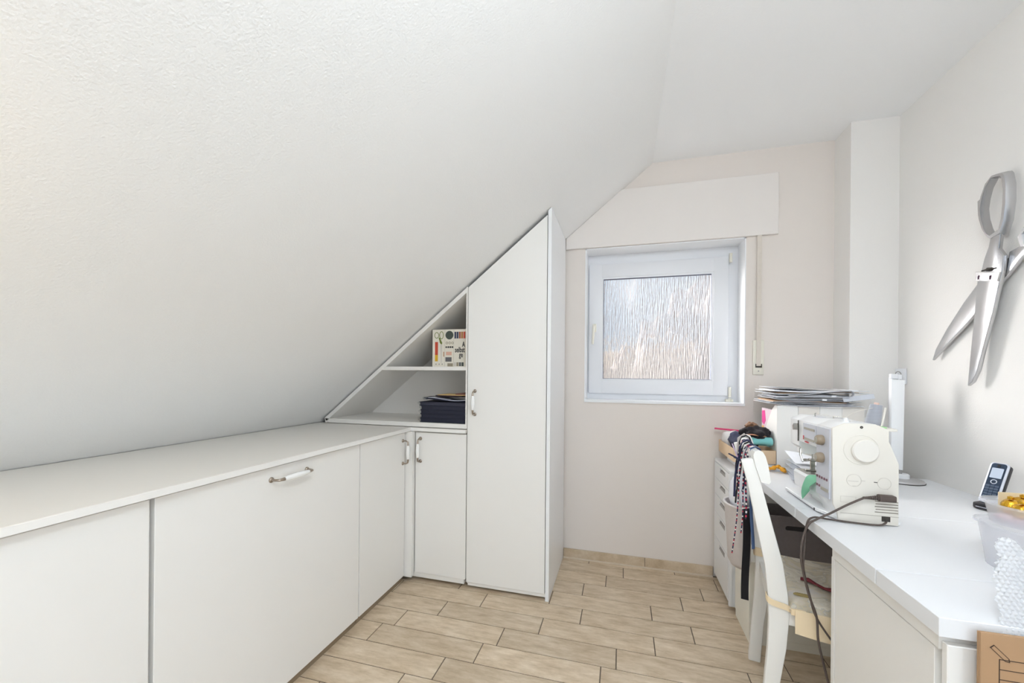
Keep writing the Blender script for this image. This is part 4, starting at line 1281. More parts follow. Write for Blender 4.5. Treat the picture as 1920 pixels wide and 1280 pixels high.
# ================================================================== PAPERS AND FILES
PAP = mat('white_paper', srgb(240, 241, 244), 0.6)
SLV = mat('clear_sleeve', srgb(226, 230, 238), 0.18, trans=0.25, ior=1.3)
GRYP = mat('grey_paper', srgb(176, 174, 174), 0.5)
KRF = mat('kraft_edge', srgb(178, 146, 116), 0.8)
FW = mat('file_white', srgb(238, 236, 232), 0.55)
fx = [0.759, 0.852, 0.945, 1.038]
order = ['leftmost', 'second from left', 'third from left', 'rightmost']
zf0, zf1 = UZ, 1.066
for k, x0 in enumerate(fx):
    x1 = x0 + 0.0915
    r_ = root('magazine_file', ((x0 + x1) / 2, 2.42, zf0), 'white cardboard magazine file, %s of four behind the sewing machine' % order[k], 'file', 'white magazine files')
    yb, yf = 2.555, 2.305
    side = [(yf, zf0 + 0.001), (yb, zf0 + 0.001), (yb, zf0 + 0.11), (2.50, zf0 + 0.17), (2.44, zf0 + 0.25), (2.375, zf0 + 0.32), (yf + 0.03, zf1), (yf, zf1)]
    obj('side', MB().prism(side, 'x', x0, x0 + 0.002), FW, r_)
    obj('side', MB().prism(side, 'x', x1 - 0.002, x1), FW, r_)
    obj('spine', MB().box(x0 + 0.002, x1 - 0.002, yf, yf + 0.002, zf0 + 0.001, zf1), FW if k % 2 == 0 else mat('file_paper_front', srgb(230, 224, 216), 0.6) if 'file_paper_front' not in bpy.data.materials else bpy.data.materials['file_paper_front'], r_)
    obj('floor_panel', MB().box(x0 + 0.002, x1 - 0.002, yf + 0.002, yb, zf0 + 0.001, zf0 + 0.003), FW, r_)
    obj('back_lip', MB().box(x0 + 0.002, x1 - 0.002, yb - 0.002, yb, zf0 + 0.003, zf0 + 0.11), FW, r_)
PINKM = mat('magazine_cover', srgb(226, 206, 214), 0.4)
mg = root('magazine', (0.79, 2.45, zf0 + 0.004), 'magazine with a pink cover picture standing in the leftmost file', 'magazine')
obj('pages', MB().box(0.766, 0.776, 2.33, 2.548, zf0 + 0.004, 1.035), PAP, mg)
obj('cover', MB().box(0.7645, 0.766, 2.33, 2.55, zf0 + 0.004, 1.036), PINKM, mg)
obj('cover_picture', MB().prism([(2.545, 1.02), (2.50, 1.025), (2.485, 0.97), (2.51, 0.945), (2.545, 0.955)], 'x', 0.7638, 0.7644), mat('magenta_print', srgb(214, 60, 140), 0.4), mg)
obj('cover_picture', MB().prism([(2.545, 0.935), (2.515, 0.94), (2.50, 0.90), (2.52, 0.87), (2.545, 0.87)], 'x', 0.7638, 0.7644), mat('orange_print', srgb(220, 168, 90), 0.4), mg)
for k in range(3):
    single('paper_wad', MB().box(fx[k + 1] + 0.012, fx[k + 1] + 0.075, 2.32, 2.54, zf0 + 0.004, 1.02 - 0.01 * k), PAP, (fx[k + 1] + 0.04, 2.43, zf0 + 0.004), 'white paper wad standing in the %s magazine file' % order[k + 1].replace(' from left', ' from the left'), 'paper')

# pile of plastic sleeves on the files
rnd = random.Random(3)
zs = zf1 + 0.0015
LBS = ['lowest plain sleeve', 'sleeve with dark edge', 'sleeve bulging on the right', 'sleeve with brown board', 'thick grey sleeve', 'sleeve with white tab', 'wavy clear sleeve', 'long white sleeve', 'sleeve below the top', 'topmost thin sleeve']
for k in range(10):
    w0, w1 = 0.724 + rnd.uniform(-0.012, 0.03), 1.105 + rnd.uniform(-0.03, 0.05)
    z0 = zs + k * 0.0088
    ph, am = rnd.uniform(0, 6), 0.0028 + 0.0012 * (k / 10)
    dz_ = rnd.uniform(-0.004, 0.004)
    fn = lambda u, v, w0=w0, w1=w1, z0=z0, ph=ph, am=am, dz_=dz_: (w0 + (w1 - w0) * u, 2.292 + 0.25 * v + 0.008 * math.sin(3 * u + ph), z0 + am * math.sin(5.5 * u + ph) * (0.6 + 0.4 * math.cos(4 * v)) + dz_ * u + (0.008 * (1 - u) ** 6 if k % 3 == 0 else 0) + 0.0022 * v)
    sl = root('plastic_sleeve', (0.9, 2.4, z0), '%s in the pile on top of the magazine files' % LBS[k], 'sleeve', 'plastic sleeves on the files')
    obj('film', MB().sheet(fn, 26, 5, 0.0018), SLV if k % 2 else mat('milky_film_%d' % k, srgb(214 - 6 * (k % 4), 216 - 6 * (k % 4), 222 - 6 * (k % 4)), 0.25), sl, smooth=60)
    obj('insert', MB().sheet(lambda u, v, fn=fn: (lambda p: (p[0], p[1], p[2] + 0.0042))(fn(0.04 + 0.86 * u, 0.03 + 0.92 * v)), 22, 4, 0.0012 + 0.0012 * (k % 3)), (PAP, GRYP, KRF, PAP, GRYP)[k % 5], sl, smooth=60)
    if k in (3, 5):
        obj('white_tab', MB().box(0.885 + 0.02 * k, 0.905 + 0.02 * k, 2.284, 2.2895, z0 + 0.002, z0 + 0.010, 0.001, 1), PAP, sl)
# the sleeve that loops back on itself at the right end
zt = zs + 0.046
lpz = []
for k in range(31):
    t = k / 30
    if t < 0.45:
        q = t / 0.45
        lpz.append((0.80 + 0.255 * q, zt + 0.006 + 0.028 * q * q * (3 - 2 * q)))
    elif t < 0.6:
        q = (t - 0.45) / 0.15 * math.pi
        lpz.append((1.055 + 0.020 * math.sin(q), zt + 0.017 + 0.017 * math.cos(q)))
    else:
        q = (t - 0.6) / 0.4
        lpz.append((1.055 - 0.20 * q, zt - 0.001 - 0.002 * q))
single('folded_sleeve', MB().sheet(lambda u, v: (lpz[round(u * 30)][0], 2.276 + 0.02 * v, lpz[round(u * 30)][1]), 30, 2, 0.0022), mat('pale_grey_film', srgb(206, 206, 210), 0.25), (0.93, 2.285, zt), 'pale grey sleeve bent back in a loop in the pile on the files', 'sleeve', 'plastic sleeves on the files', smooth=60)
single('clear_folder_end', MB().sheet(lambda u, v: (1.03 + 0.125 * u, 2.275 + 0.012 * v, zs + 0.024 + 0.020 * u + 0.022 * v), 8, 4, 0.0016), SLV, (1.09, 2.28, zs + 0.02), 'clear folder end jutting out to the right of the pile on the files', 'folder', smooth=60)

# papers on the desk behind the machine
pnames = ['lowest', 'second', 'third', 'fourth', 'fifth', 'topmost']
for k in range(6):
    ang = math.radians((-14, -9, -16, -6, -12, -4)[k])
    cx_, cy_ = 0.905 + 0.004 * k, 2.085 + (0.0, 0.012, -0.008, 0.016, 0.004, 0.02)[k]
    hw, hd, th_ = 0.150, 0.105, (0.012, 0.010, 0.012, 0.009, 0.012, 0.008)[k]
    z0 = D + 0.0008 + sum((0.012, 0.010, 0.012, 0.009, 0.012, 0.008)[:k]) + 0.0006 * k
    ca, sa = math.cos(ang), math.sin(ang)
    fn = lambda u, v, ca=ca, sa=sa, cx_=cx_, cy_=cy_, z0=z0, k=k: (cx_ + ca * hw * (2 * u - 1) - sa * hd * (2 * v - 1), cy_ + sa * hw * (2 * u - 1) + ca * hd * (2 * v - 1), z0 + 0.0008 + 0.0008 * math.sin(6 * u + k))
    pr_ = root('pattern_envelope', (cx_, cy_, z0), '%s paper pattern envelope in the slipping pile behind the machine' % pnames[k], 'envelope', 'pattern envelopes on the desk')
    obj('paper', MB().sheet(lambda u, v, fn=fn, th_=th_: (lambda p: (p[0], p[1], p[2] + th_ - 0.002))(fn(u, v)), 12, 6, th_ - 0.004), PAP if k % 3 else GRYP, pr_, smooth=40)
    obj('sleeve', MB().sheet(lambda u, v, fn=fn, th_=th_: (lambda p: (p[0], p[1], p[2] + th_ - 0.0006))(fn(-0.03 + 1.06 * u, -0.03 + 1.06 * v)), 12, 6, 0.001), SLV, pr_, smooth=40)
single('sleeve_leaning', MB().sheet(lambda u, v: (0.762 + 0.16 * u, 2.215 - 0.06 * u - 0.13 * (1 - v), D + 0.0735 + 0.035 * v * (1 - u * 0.6) + 0.004 * math.sin(6 * u)), 12, 8, 0.0015), mat('white_film', srgb(236, 238, 244), 0.25), (0.82, 2.1, D + 0.07), 'white plastic sleeve leaning on top of the slipping pile', 'sleeve', smooth=60)
single('orange_cloth', MB().tube(spline([(0.690, 2.235, D + 0.012), (0.715, 2.228, D + 0.016), (0.735, 2.225, D + 0.026), (0.748, 2.215, D + 0.022), (0.758, 2.19, D + 0.010)], 6), [0.011 + 0.003 * math.sin(q) for q in range(25)], 10, flat=0.8), mat('orange_fabric', srgb(216, 152, 40), 0.85, bump=(60, 0.5, 0.004)), (0.72, 2.22, D), 'rolled orange-yellow cloth on the desk beside the cardboard tray', 'cloth', smooth=70)
single('pale_blue_leaflet', MB().sheet(lambda u, v: (0.655 + 0.11 * u, 2.235 + 0.035 * v, D + 0.0025 + 0.0015 * math.sin(5 * u)), 8, 3, 0.0018), mat('pale_blue_paper', srgb(206, 216, 234), 0.5), (0.71, 2.25, D), 'pale blue leaflet behind the orange cloth', 'leaflet')

# cardboard tray with fabrics on the drawer unit
KR = mat('tray_card', srgb(216, 190, 158), 0.85, bump=(300, 0.15, 0.001), var=(30, 0.06))
single('added_tray_riser', MB().box(0.600, 0.752, 2.312, 2.600, UZ + 0.0006, UZ + 0.0455, 0.002, 1), mat('riser_white', srgb(236, 238, 242), 0.6), (0.68, 2.45, UZ), 'added white block raising the cardboard tray above the drawer unit', 'box')  # invented block, added only to raise the tray
ZT = UZ + 0.046
ty = root('cardboard_tray', (0.66, 2.46, ZT), 'shallow tan cardboard tray full of fabric beside the magazine files', 'tray')
tx0, tx1, ty0, ty1, tz1 = 0.562, 0.755, 2.302, 2.630, 0.834
obj('bottom', MB().box(tx0, tx1, ty0, ty1, ZT + 0.0005, ZT + 0.0035), KR, ty)
for a in ((tx0, tx0 + .003, ty0, ty1), (tx1 - .003, tx1, ty0, ty1), (tx0 + .003, tx1 - .003, ty0, ty0 + .003), (tx0 + .003, tx1 - .003, ty1 - .003, ty1)):
    obj('wall', MB().box(*a, ZT + 0.0035, tz1), KR, ty)
TEAL = mat('teal_towel', srgb(128, 196, 196), 0.95, bump=(400, 0.4, 0.002))
BLK = mat('black_cloth', srgb(30, 26, 30), 0.95, bump=(80, 0.4, 0.004))
NVC = mat('navy_cloth', srgb(34, 38, 62), 0.95, bump=(80, 0.4, 0.004))
zt_ = tz1
single('white_fabric', MB().blob((0.614, 2.560, zt_ + 0.012), 0.045, 0.060, 0.050, 0.08, 2.2, seed=2, power=0.7), mat('offwhite_fabric', srgb(226, 222, 220), 0.95, bump=(60, 0.5, 0.004)), (0.614, 2.56, zt_ - 0.03), 'off-white folded fabric at the left end of the cardboard tray', 'fabric', 'fabrics in the cardboard tray', smooth=80)
single('navy_fabric', MB().blob((0.640, 2.44, zt_ + 0.020), 0.066, 0.10, 0.050, 0.14, 2.4, seed=5), NVC, (0.64, 2.44, zt_ - 0.04), 'navy fabric heap in the middle of the cardboard tray', 'fabric', 'fabrics in the cardboard tray', smooth=80)
single('black_fabric', MB().blob((0.690, 2.400, zt_ + 0.075), 0.066, 0.070, 0.036, 0.20, 2.8, seed=8, seg=36, rings=20), BLK, (0.69, 2.40, zt_ + 0.03), 'black crumpled fabric on top of the cardboard tray heap', 'fabric', 'fabrics in the cardboard tray', smooth=80)
single('teal_towel', MB().sheet(lambda u, v: (0.640 + 0.108 * v, 2.345 + 0.006 * math.sin(3 * v) + (0.036 - 0.020 * u) * math.cos(8.4 * u - 1.2), zt_ + 0.034 + (0.027 - 0.012 * u) * math.sin(8.4 * u - 1.2) + 0.006 * math.sin(2.5 * v)), 44, 8, 0.007), TEAL, (0.70, 2.345, zt_), 'rolled teal towelling cloth at the front of the cardboard tray', 'cloth', 'fabrics in the cardboard tray', smooth=70)
single('brown_strap', MB().tube(spline([(0.620, 2.36, zt_ + 0.066), (0.655, 2.335, zt_ + 0.074), (0.690, 2.325, zt_ + 0.070), (0.716, 2.33, zt_ + 0.068)], 6), 0.010, 8, flat=0.35), mat('tan_leather', srgb(150, 104, 74), 0.6), (0.67, 2.34, zt_ + 0.06), 'tan strap lying across the fabrics in the cardboard tray', 'strap', smooth=60)
single('brown_fabric', MB().blob((0.675, 2.420, zt_ + 0.110), 0.026, 0.034, 0.018, 0.25, 3, seed=12), mat('brown_print_fabric', srgb(120, 88, 66), 0.9, var=(70, 0.5)), (0.675, 2.42, zt_ + 0.09), 'small brown patterned fabric on top of the black fabric', 'fabric', 'fabrics in the cardboard tray', smooth=80)
single('pink_ruler', MB().box(-0.075, 0.075, -0.012, 0.012, -0.004, 0.004, 0.001, 1, M=Matrix.Translation((0.603, 2.575, zt_ + 0.066)) @ Matrix.Rotation(math.radians(-16), 4, 'Z') @ Matrix.Rotation(math.radians(2), 4, 'Y')), mat('pink_plastic', srgb(206, 52, 106), 0.4), (0.603, 2.575, zt_ + 0.062), 'bright pink ruler lying on the left end of the fabrics', 'ruler')

# ================================================================== LAMP, SOCKET, PHONE
LW = mat('lamp_white', srgb(242, 243, 244), 0.35)
lamp = root('desk_lamp', (1.225, 2.195, D), 'white folded upright desk lamp with a round grey foot', 'lamp')
obj('foot', MB().lathe([(0.078, 0.0005), (0.080, 0.004), (0.076, 0.011), (0.030, 0.014)], (1.215, 2.200, D), 'z', 40), mat('lamp_grey', srgb(186, 184, 184), 0.35, 0.2), lamp, smooth=40)
obj('foot_edge', MB().lathe([(0.0812, 0.0002), (0.0812, 0.0035), (0.079, 0.0036)], (1.215, 2.200, D), 'z', 40), W['dark_gap'], lamp)
obj('hub', MB().lathe([(0.026, 0.0), (0.026, 0.016), (0.022, 0.020)], (1.222, 2.205, D + 0.0135), 'z', 24), LW, lamp, smooth=40)
obj('stem', MB().tube([(1.214, 2.205, D + 0.03), (1.214, 2.205, 0.81)], 0.008, 12), W['silver'], lamp, smooth=40)
obj('arm', MB().prism([(1.176, 0.800), (1.220, 0.795), (1.2245, 1.200), (1.174, 1.205)], 'y', 2.192, 2.212, 0.003, 2), LW, lamp, smooth=35)
obj('hinge', MB().box(1.174, 1.200, 2.194, 2.212, 1.205, 1.228, 0.002, 1).box(1.200, 1.216, 2.196, 2.210, 1.203, 1.226, 0.002, 1), W['pvc'], lamp, smooth=35)
obj('light_head', MB().box(1.180, 1.218, 2.213, 2.226, 0.86, 1.215, 0.003, 2), W['pvc'], lamp, smooth=35)
sk = root('wall_socket', (XR, 2.468, 1.18), 'white wall socket behind the desk lamp', 'socket')
obj('plate', MB().box(XR - 0.010, XR - 0.0005, 2.420, 2.516, 1.178, 1.258, 0.003, 2), W['pvc'], sk, smooth=35)
obj('insert', MB().lathe([(0.026, 0.0), (0.026, -0.002), (0.023, -0.002), (0.022, 0.004)], (XR - 0.010, 2.468, 1.218), 'x', 28, cap=False), W['silver'], sk, smooth=35)
obj('socket_face', MB().lathe([(0.0225, 0.0), (0.0225, 0.001)], (XR - 0.0108, 2.468, 1.218), 'x', 28), W['pvc'], sk)
for dy_ in (-0.008, 0.008):
    obj('pin_hole', MB().lathe([(0.0028, 0.0), (0.0028, 0.0012)], (XR - 0.0122, 2.468 + dy_, 1.218), 'x', 10), W['dark_gap'], sk)

PB = mat('phone_black', srgb(26, 24, 30), 0.35)
PS = mat('phone_silver', srgb(214, 218, 228), 0.3, 0.3)
PBL = mat('phone_blue_black', srgb(38, 52, 72), 0.25)
Mc = Matrix.Translation((1.262, 1.815, D)) @ Matrix.Rotation(math.radians(-62), 4, 'Z')


def xf(mb, M):
    bmesh.ops.transform(mb.bm, matrix=M, verts=mb.bm.verts)
    return mb


cd = root('phone_cradle', (1.262, 1.815, D), 'low black charging cradle of the cordless phone by the wall', 'cradle')
obj('shell', xf(MB().prism([(-0.030, -0.028), (-0.020, -0.036), (0.020, -0.036), (0.030, -0.028), (0.034, 0.03), (0.022, 0.046), (-0.022, 0.046), (-0.034, 0.03)], 'z', 0.0006, 0.024, 0.006, 2), Mc), PB, cd, smooth=40)
obj('trim_line', xf(MB().box(-0.018, 0.018, -0.0372, -0.0358, 0.010, 0.0115), Mc), PS, cd)
obj('back_rest', xf(MB().prism([(0.018, 0.022), (0.042, 0.022), (0.040, 0.048), (0.034, 0.052)], 'x', -0.018, 0.018, 0.002, 1), Mc), PB, cd, smooth=40)
Mp = Mc @ Matrix.Translation((0, -0.014, 0.0255)) @ Matrix.Rotation(math.radians(-26), 4, 'X')
ph = root('cordless_phone', (1.262, 1.815, D + 0.026), 'silver and black cordless phone standing in its cradle', 'phone')


def rrect(w, h0, h1, r, n=5):
    pts = []
    for cx_, cz_, a0 in ((w - r, h0 + r, -90), (w - r, h1 - r, 0), (-w + r, h1 - r, 90), (-w + r, h0 + r, 180)):
        for k in range(n + 1):
            a = math.radians(a0 + 90 * k / n)
            pts.append((cx_ + r * math.cos(a), cz_ + r * math.sin(a)))
    return pts


obj('back_shell', xf(MB().prism(rrect(0.0235, 0.0, 0.152, 0.010), 'y', 0.004, 0.024, 0.003, 2), Mp), PB, ph, smooth=40)
obj('silver_frame', xf(MB().prism(rrect(0.0245, 0.0, 0.153, 0.011), 'y', -0.002, 0.0045, 0.0015, 2), Mp), PS, ph, smooth=40)
obj('front_plate', xf(MB().prism(rrect(0.0195, 0.014, 0.150, 0.008), 'y', -0.0032, -0.001, 0.0006, 1), Mp), PBL, ph, smooth=40)
obj('screen', xf(MB().prism(rrect(0.0150, 0.094, 0.132, 0.002), 'y', -0.0040, -0.003), Mp), mat('phone_screen', srgb(196, 206, 222), 0.12), ph)
obj('earpiece', xf(MB().lathe([(0.0045, 0), (0.0045, -0.0015), (0.001, -0.0015)], (0, -0.003, 0.141), 'y', 14), Mp), PB, ph)
obj('navigation_ring', xf(MB().ring(rg((0, 0.080), 0.0085, 0.0085, 24), rg((0, 0.080), 0.0062, 0.0062, 24), 'y', -0.0045, -0.003), Mp), PS, ph)
KEY = mat('phone_keys', srgb(70, 84, 104), 0.4)
for r__ in range(5):
    for c__ in range(3):
        obj('key', xf(MB().box(-0.0165 + 0.0115 * c__, -0.0065 + 0.0115 * c__, -0.0042, -0.003, 0.020 + 0.0100 * r__, 0.0275 + 0.0100 * r__, 0.0008, 1), Mp), KEY, ph)

# ================================================================== RIGHT END OF THE DESK


def mat_cloudy(name, clear=0.62):
    M = bpy.data.materials.new(name); M.use_nodes = True
    N, L = M.node_tree.nodes, M.node_tree.links
    b = N['Principled BSDF']
    b.inputs['Base Color'].default_value = (0.9, 0.91, 0.93, 1); b.inputs['Roughness'].default_value = 0.22
    tl = N.new('ShaderNodeBsdfTranslucent'); tl.inputs['Color'].default_value = (0.92, 0.93, 0.95, 1)
    tr = N.new('ShaderNodeBsdfTransparent'); tr.inputs['Color'].default_value = (0.98, 0.98, 0.99, 1)
    m1 = N.new('ShaderNodeMixShader'); m1.inputs[0].default_value = 0.5
    L.new(b.outputs[0], m1.inputs[1]); L.new(tl.outputs[0], m1.inputs[2])
    m2 = N.new('ShaderNodeMixShader'); m2.inputs[0].default_value = clear
    L.new(m1.outputs[0], m2.inputs[1]); L.new(tr.outputs[0], m2.inputs[2])
    L.new(m2.outputs[0], N['Material Output'].inputs['Surface'])
    return M


CLR = mat_cloudy('cloudy_plastic', 0.66)


def tub(x0, x1, y0, y1, z0, z1, flare, thick=0.002, n=6):
    """open rectangular tub with rounded corners"""
    mb = MB()
    lv = [(0.0, z0), (flare * 0.3, z0 + (z1 - z0) * 0.3), (flare, z1 - 0.006), (flare + 0.006, z1 - 0.005), (flare + 0.006, z1)]

    def loop(g, z):
        cx_, cy_ = (x0 + x1) / 2, (y0 + y1) / 2
        w, h_ = (x1 - x0) / 2 + g, (y1 - y0) / 2 + g
        r = 0.062
        pts = []
        for sx_, sy_, a0 in ((1, -1, -90), (1, 1, 0), (-1, 1, 90), (-1, -1, 180)):
            for k in range(n + 1):
                a = math.radians(a0 + 90 * k / n)
                pts.append((cx_ + sx_ * (w - r) + r * math.cos(a), cy_ + sy_ * (h_ - r) + r * math.sin(a), z))
        return pts
    L1 = [loop(g, z) for g, z in lv] + [loop(g - thick, z + (thick if i == len(lv) - 1 else 0)) for i, (g, z) in enumerate(lv[::-1])]
    m_ = len(L1[0])
    v = [p for l in L1 for p in l]
    f = [(i * m_ + k, i * m_ + (k + 1) % m_, (i + 1) * m_ + (k + 1) % m_, (i + 1) * m_ + k) for i in range(len(L1) - 1) for k in range(m_)]
    f += [tuple(range(m_))[::-1], tuple((len(L1) - 1) * m_ + k for k in range(m_))]
    vs, fs = mb._add(v, f)
    bmesh.ops.recalc_face_normals(mb.bm, faces=fs)
    return mb


single('plastic_tub', tub(0.888, 1.022, 1.198, 1.332, D + 0.0006, D + 0.108, 0.010), CLR, (0.97, 1.3, D), 'cloudy clear plastic tub standing on the desk, lower of two', 'tub', 'plastic tubs', smooth=50)
single('plastic_tub', tub(0.892, 1.018, 1.202, 1.328, D + 0.1095, D + 0.160, 0.006), CLR, (0.97, 1.3, D + 0.1088), 'cloudy clear plastic tub with gold ornaments, upper of two', 'tub', 'plastic tubs', smooth=50)
GOLD = mat('gold_foil', srgb(214, 166, 52), 0.22, 0.9, bump=(90, 0.5, 0.004))
gsp = [(0.926, 1.245, 0.018), (0.952, 1.226, 0.019), (0.985, 1.240, 0.020), (0.935, 1.285, 0.019), (0.966, 1.295, 0.020), (0.998, 1.275, 0.019)]
wh = ['leftmost', 'front left', 'front right', 'back left', 'back middle', 'rightmost']
for k, (gx, gy, gr) in enumerate(gsp):
    q = root('gold_bauble', (gx, gy, D + 0.15), 'shiny gold ornament in the upper tub, %s of the cluster' % wh[k], 'ornament', 'gold ornaments in the tub')
    obj('ball', MB().blob((gx, gy, D + 0.1475 + 0.004 * (k % 3)), gr, gr, gr, 0.05, 2.5, 18, 12, seed=k), GOLD, q, smooth=70)
    obj('cap', MB().lathe([(0.006, 0), (0.006, 0.006), (0.002, 0.008)], (gx - 0.004, gy - 0.004, D + 0.167 + 0.004 * (k % 3)), 'z', 10), GOLD, q, smooth=40)
single('pink_tissue', MB().blob((0.955, 1.265, D + 0.122), 0.052, 0.052, 0.010, 0.12, 3, seed=21), mat('pink_tissue_paper', srgb(232, 206, 218), 0.8), (0.955, 1.265, D + 0.112), 'pink tissue under the gold ornaments in the upper tub', 'tissue', smooth=80)
single('card_insert', MB().box(0.930, 1.00, 1.312, 1.315, D + 0.113, D + 0.176), mat('beige_card', srgb(222, 206, 172), 0.8), (0.965, 1.313, D + 0.113), 'beige card standing behind the gold ornaments', 'card')
single('purple_ball', MB().blob((0.925, 1.135, D + 0.055), 0.036, 0.036, 0.054, 0.03, 2, seed=3), mat('purple_yarn', srgb(78, 34, 70), 0.9, bump=(120, 0.6, 0.004)), (0.925, 1.135, D), 'dark purple yarn ball beside the plastic tubs at the right edge', 'yarn', smooth=80)
# bubble wrap
bw_ = root('bubble_wrap', (0.83, 1.0, D), 'white bubble wrap sheet standing on the near corner of the desk', 'bubble wrap')
MBW = mat_cloudy('bubble_film', 0.12)
BP = 0.0085


def bubble_sheet(y0, x0, x1, ztop, zbot, lean, seed):
    def fn(u, v):
        z = ztop - (ztop - zbot) * v
        edge = 0.0022 * math.sin(23 * v + seed) + 0.0015 * math.sin(51 * v + 1)
        x = x0 + edge * (1 - u) + (x1 - x0) * u
        zt2 = z + (1 - v) * (0.020 * math.sin(7 * u + seed) + 0.012 * math.sin(19 * u))
        row = round(zt2 / (BP * 0.87))
        fx_ = (x / BP + 0.5 * (row % 2)) % 1 - 0.5
        fz_ = (zt2 - row * BP * 0.87) / BP
        d = max(0.0, 0.16 - fx_ * fx_ - fz_ * fz_)
        y = y0 + lean * (1 - v) + 0.007 * math.sin(6 * u + 2 * v + seed) * (1 - v) - 0.0115 * d ** 0.5
        return (x, y, zt2)
    return MB().sheet(fn, 150, 70)


obj('front_layer', bubble_sheet(0.9685, 0.694, 0.95, 0.845, 0.708, 0.020, 0.5), MBW, bw_, smooth=80)
obj('rear_layer', bubble_sheet(1.010, 0.724, 0.97, 0.872, D + 0.002, 0.015, 2.1), MBW, bw_, smooth=80)

# flattened brown moving box leaning on the desk end
KB = mat('brown_carton', srgb(172, 138, 104), 0.85, bump=(200, 0.12, 0.001), var=(14, 0.06, (1, 1, 0.25)))
ct = root('moving_carton', (0.92, 0.94, 0), 'flattened brown moving carton with a pencil drawing, leaning on the desk end', 'carton')
cx0, cx1, cyf, czt = 0.649, 1.20, 0.950, 0.737
obj('front_sheet', MB().box(cx0, cx1, cyf, cyf + 0.004, 0.001, czt), KB, ct)
obj('back_sheet', MB().prism([(cx0, cyf + 0.0045), (cx1, cyf + 0.010), (cx1, cyf + 0.014), (cx0, cyf + 0.0085)], 'z', 0.001, czt - 0.001), KB, ct)
CI = mat('carton_ink', srgb(62, 46, 38), 0.8)
yc0, yc1 = cyf - 0.0006, cyf + 0.001


def line_part(name, p, q, w=0.0012):
    p, q = Vector(p), Vector(q)
    d = (q - p).normalized() * 0.0003
    n = Vector((-(q - p).y, (q - p).x)).normalized() * w / 2
    obj(name, MB().prism([tuple(p - d + n), tuple(p - d - n), tuple(q + d - n), tuple(q + d + n)], 'y', yc0, yc1), CI, ct)


pa, pb = Vector((0.6655, 0.7145)), Vector((0.6905, 0.6890))
dirp = (pb - pa).normalized()
nrm = Vector((-dirp.y, dirp.x)) * 0.0036
for s_ in (-1, 1):
    line_part('pencil_line', pa + nrm * s_, pb - dirp * 0.005 + nrm * s_ , 0.0009)
line_part('pencil_line', pa + nrm, pa - nrm, 0.0016)
line_part('pencil_line', pb - dirp * 0.005 + nrm, pb, 0.0009)
line_part('pencil_line', pb - dirp * 0.005 - nrm, pb, 0.0009)
line_part('form_line', (0.676, 0.692), (0.676, 0.52))
for k in range(7):
    line_part('form_line', (0.676, 0.692 - 0.0185 * k), (1.05, 0.692 - 0.0185 * k))

# ================================================================== GIANT SCISSORS ON THE WALL
sc_ = root('wall_scissors', (XR, 1.95, 1.18), 'giant decorative steel scissors hung open on the right wall', 'scissors')
outer = [(1.854, 1.957), (1.878, 1.965), (1.9, 1.968), (1.929, 1.952), (1.95, 1.912), (1.963, 1.871), (1.96, 1.828), (1.944, 1.78), (1.925, 1.749), (1.906, 1.727), (1.866, 1.732), (1.847, 1.778), (1.838, 1.845), (1.839, 1.906), (1.847, 1.946)]
inner = [(1.87, 1.943), (1.884, 1.949), (1.908, 1.955), (1.929, 1.929), (1.941, 1.893), (1.947, 1.857), (1.942, 1.817), (1.929, 1.775), (1.919, 1.756), (1.908, 1.749), (1.874, 1.762), (1.866, 1.799), (1.862, 1.841), (1.86, 1.891), (1.865, 1.933)]


def bevel_ring(o_, i_, x0, x1):
    mb = MB()
    n = len(o_)
    mid = lambda a, b, t: (a[0] + (b[0] - a[0]) * t, a[1] + (b[1] - a[1]) * t)
    loops = []
    for t, x in ((0, x1), (0, (x0 * .4 + x1 * .6)), (0.25, x0), (0.75, x0), (1, (x0 * .4 + x1 * .6)), (1, x1)):
        loops.append([(x, *mid(a, b, t)) for a, b in zip(o_, i_)])
    v = [p for l in loops for p in l]
    f = []
    m_ = len(loops)
    for i in range(m_):
        for k in range(n):
            f.append((i * n + k, i * n + (k + 1) % n, ((i + 1) % m_) * n + (k + 1) % n, ((i + 1) % m_) * n + k))
    vs, fs = mb._add(v, f)
    bmesh.ops.recalc_face_normals(mb.bm, faces=fs)
    return mb


ST = W['steel']
obj('finger_ring', bevel_ring(outer, inner, 1.318, 1.344), ST, sc_, smooth=50)
obj('thumb_rest', MB().prism([(1.972, 1.898), (1.953, 1.905), (1.958, 1.83), (1.969, 1.840)], 'x', 1.324, 1.342, 0.003, 2), ST, sc_, smooth=40)


def blade(pts, x0, x1, name):
    obj(name, MB().prism(pts, 'x', x0, x1, 0.0035, 2), ST, sc_, smooth=25)


blade([(1.908, 1.738), (1.867, 1.738), (1.874, 1.686), (1.852, 1.653), (1.859, 1.595), (1.869, 1.561), (1.894, 1.455), (1.931, 1.336), (1.958, 1.24), (1.982, 1.196), (2.004, 1.181), (1.995, 1.276), (1.976, 1.454), (1.963, 1.586), (1.945, 1.624), (1.934, 1.663), (1.915, 1.705)], 1.320, 1.334, 'front_blade')
blade([(1.945, 1.617), (2.05, 1.517), (2.134, 1.422), (2.195, 1.34), (2.216, 1.29), (2.134, 1.355), (2.031, 1.432), (1.964, 1.491), (1.91, 1.543), (1.866, 1.577), (1.841, 1.598), (1.811, 1.628), (1.785, 1.646), (1.76, 1.664), (1.77, 1.700), (1.797, 1.678), (1.852, 1.666), (1.856, 1.647)], 1.3345, 1.348, 'rear_blade')
# second ring, mirrored about the pivot, mostly outside the photograph
piv = Vector((1.905, 1.605))
ax = Vector((-0.12, 0.30)).normalized()


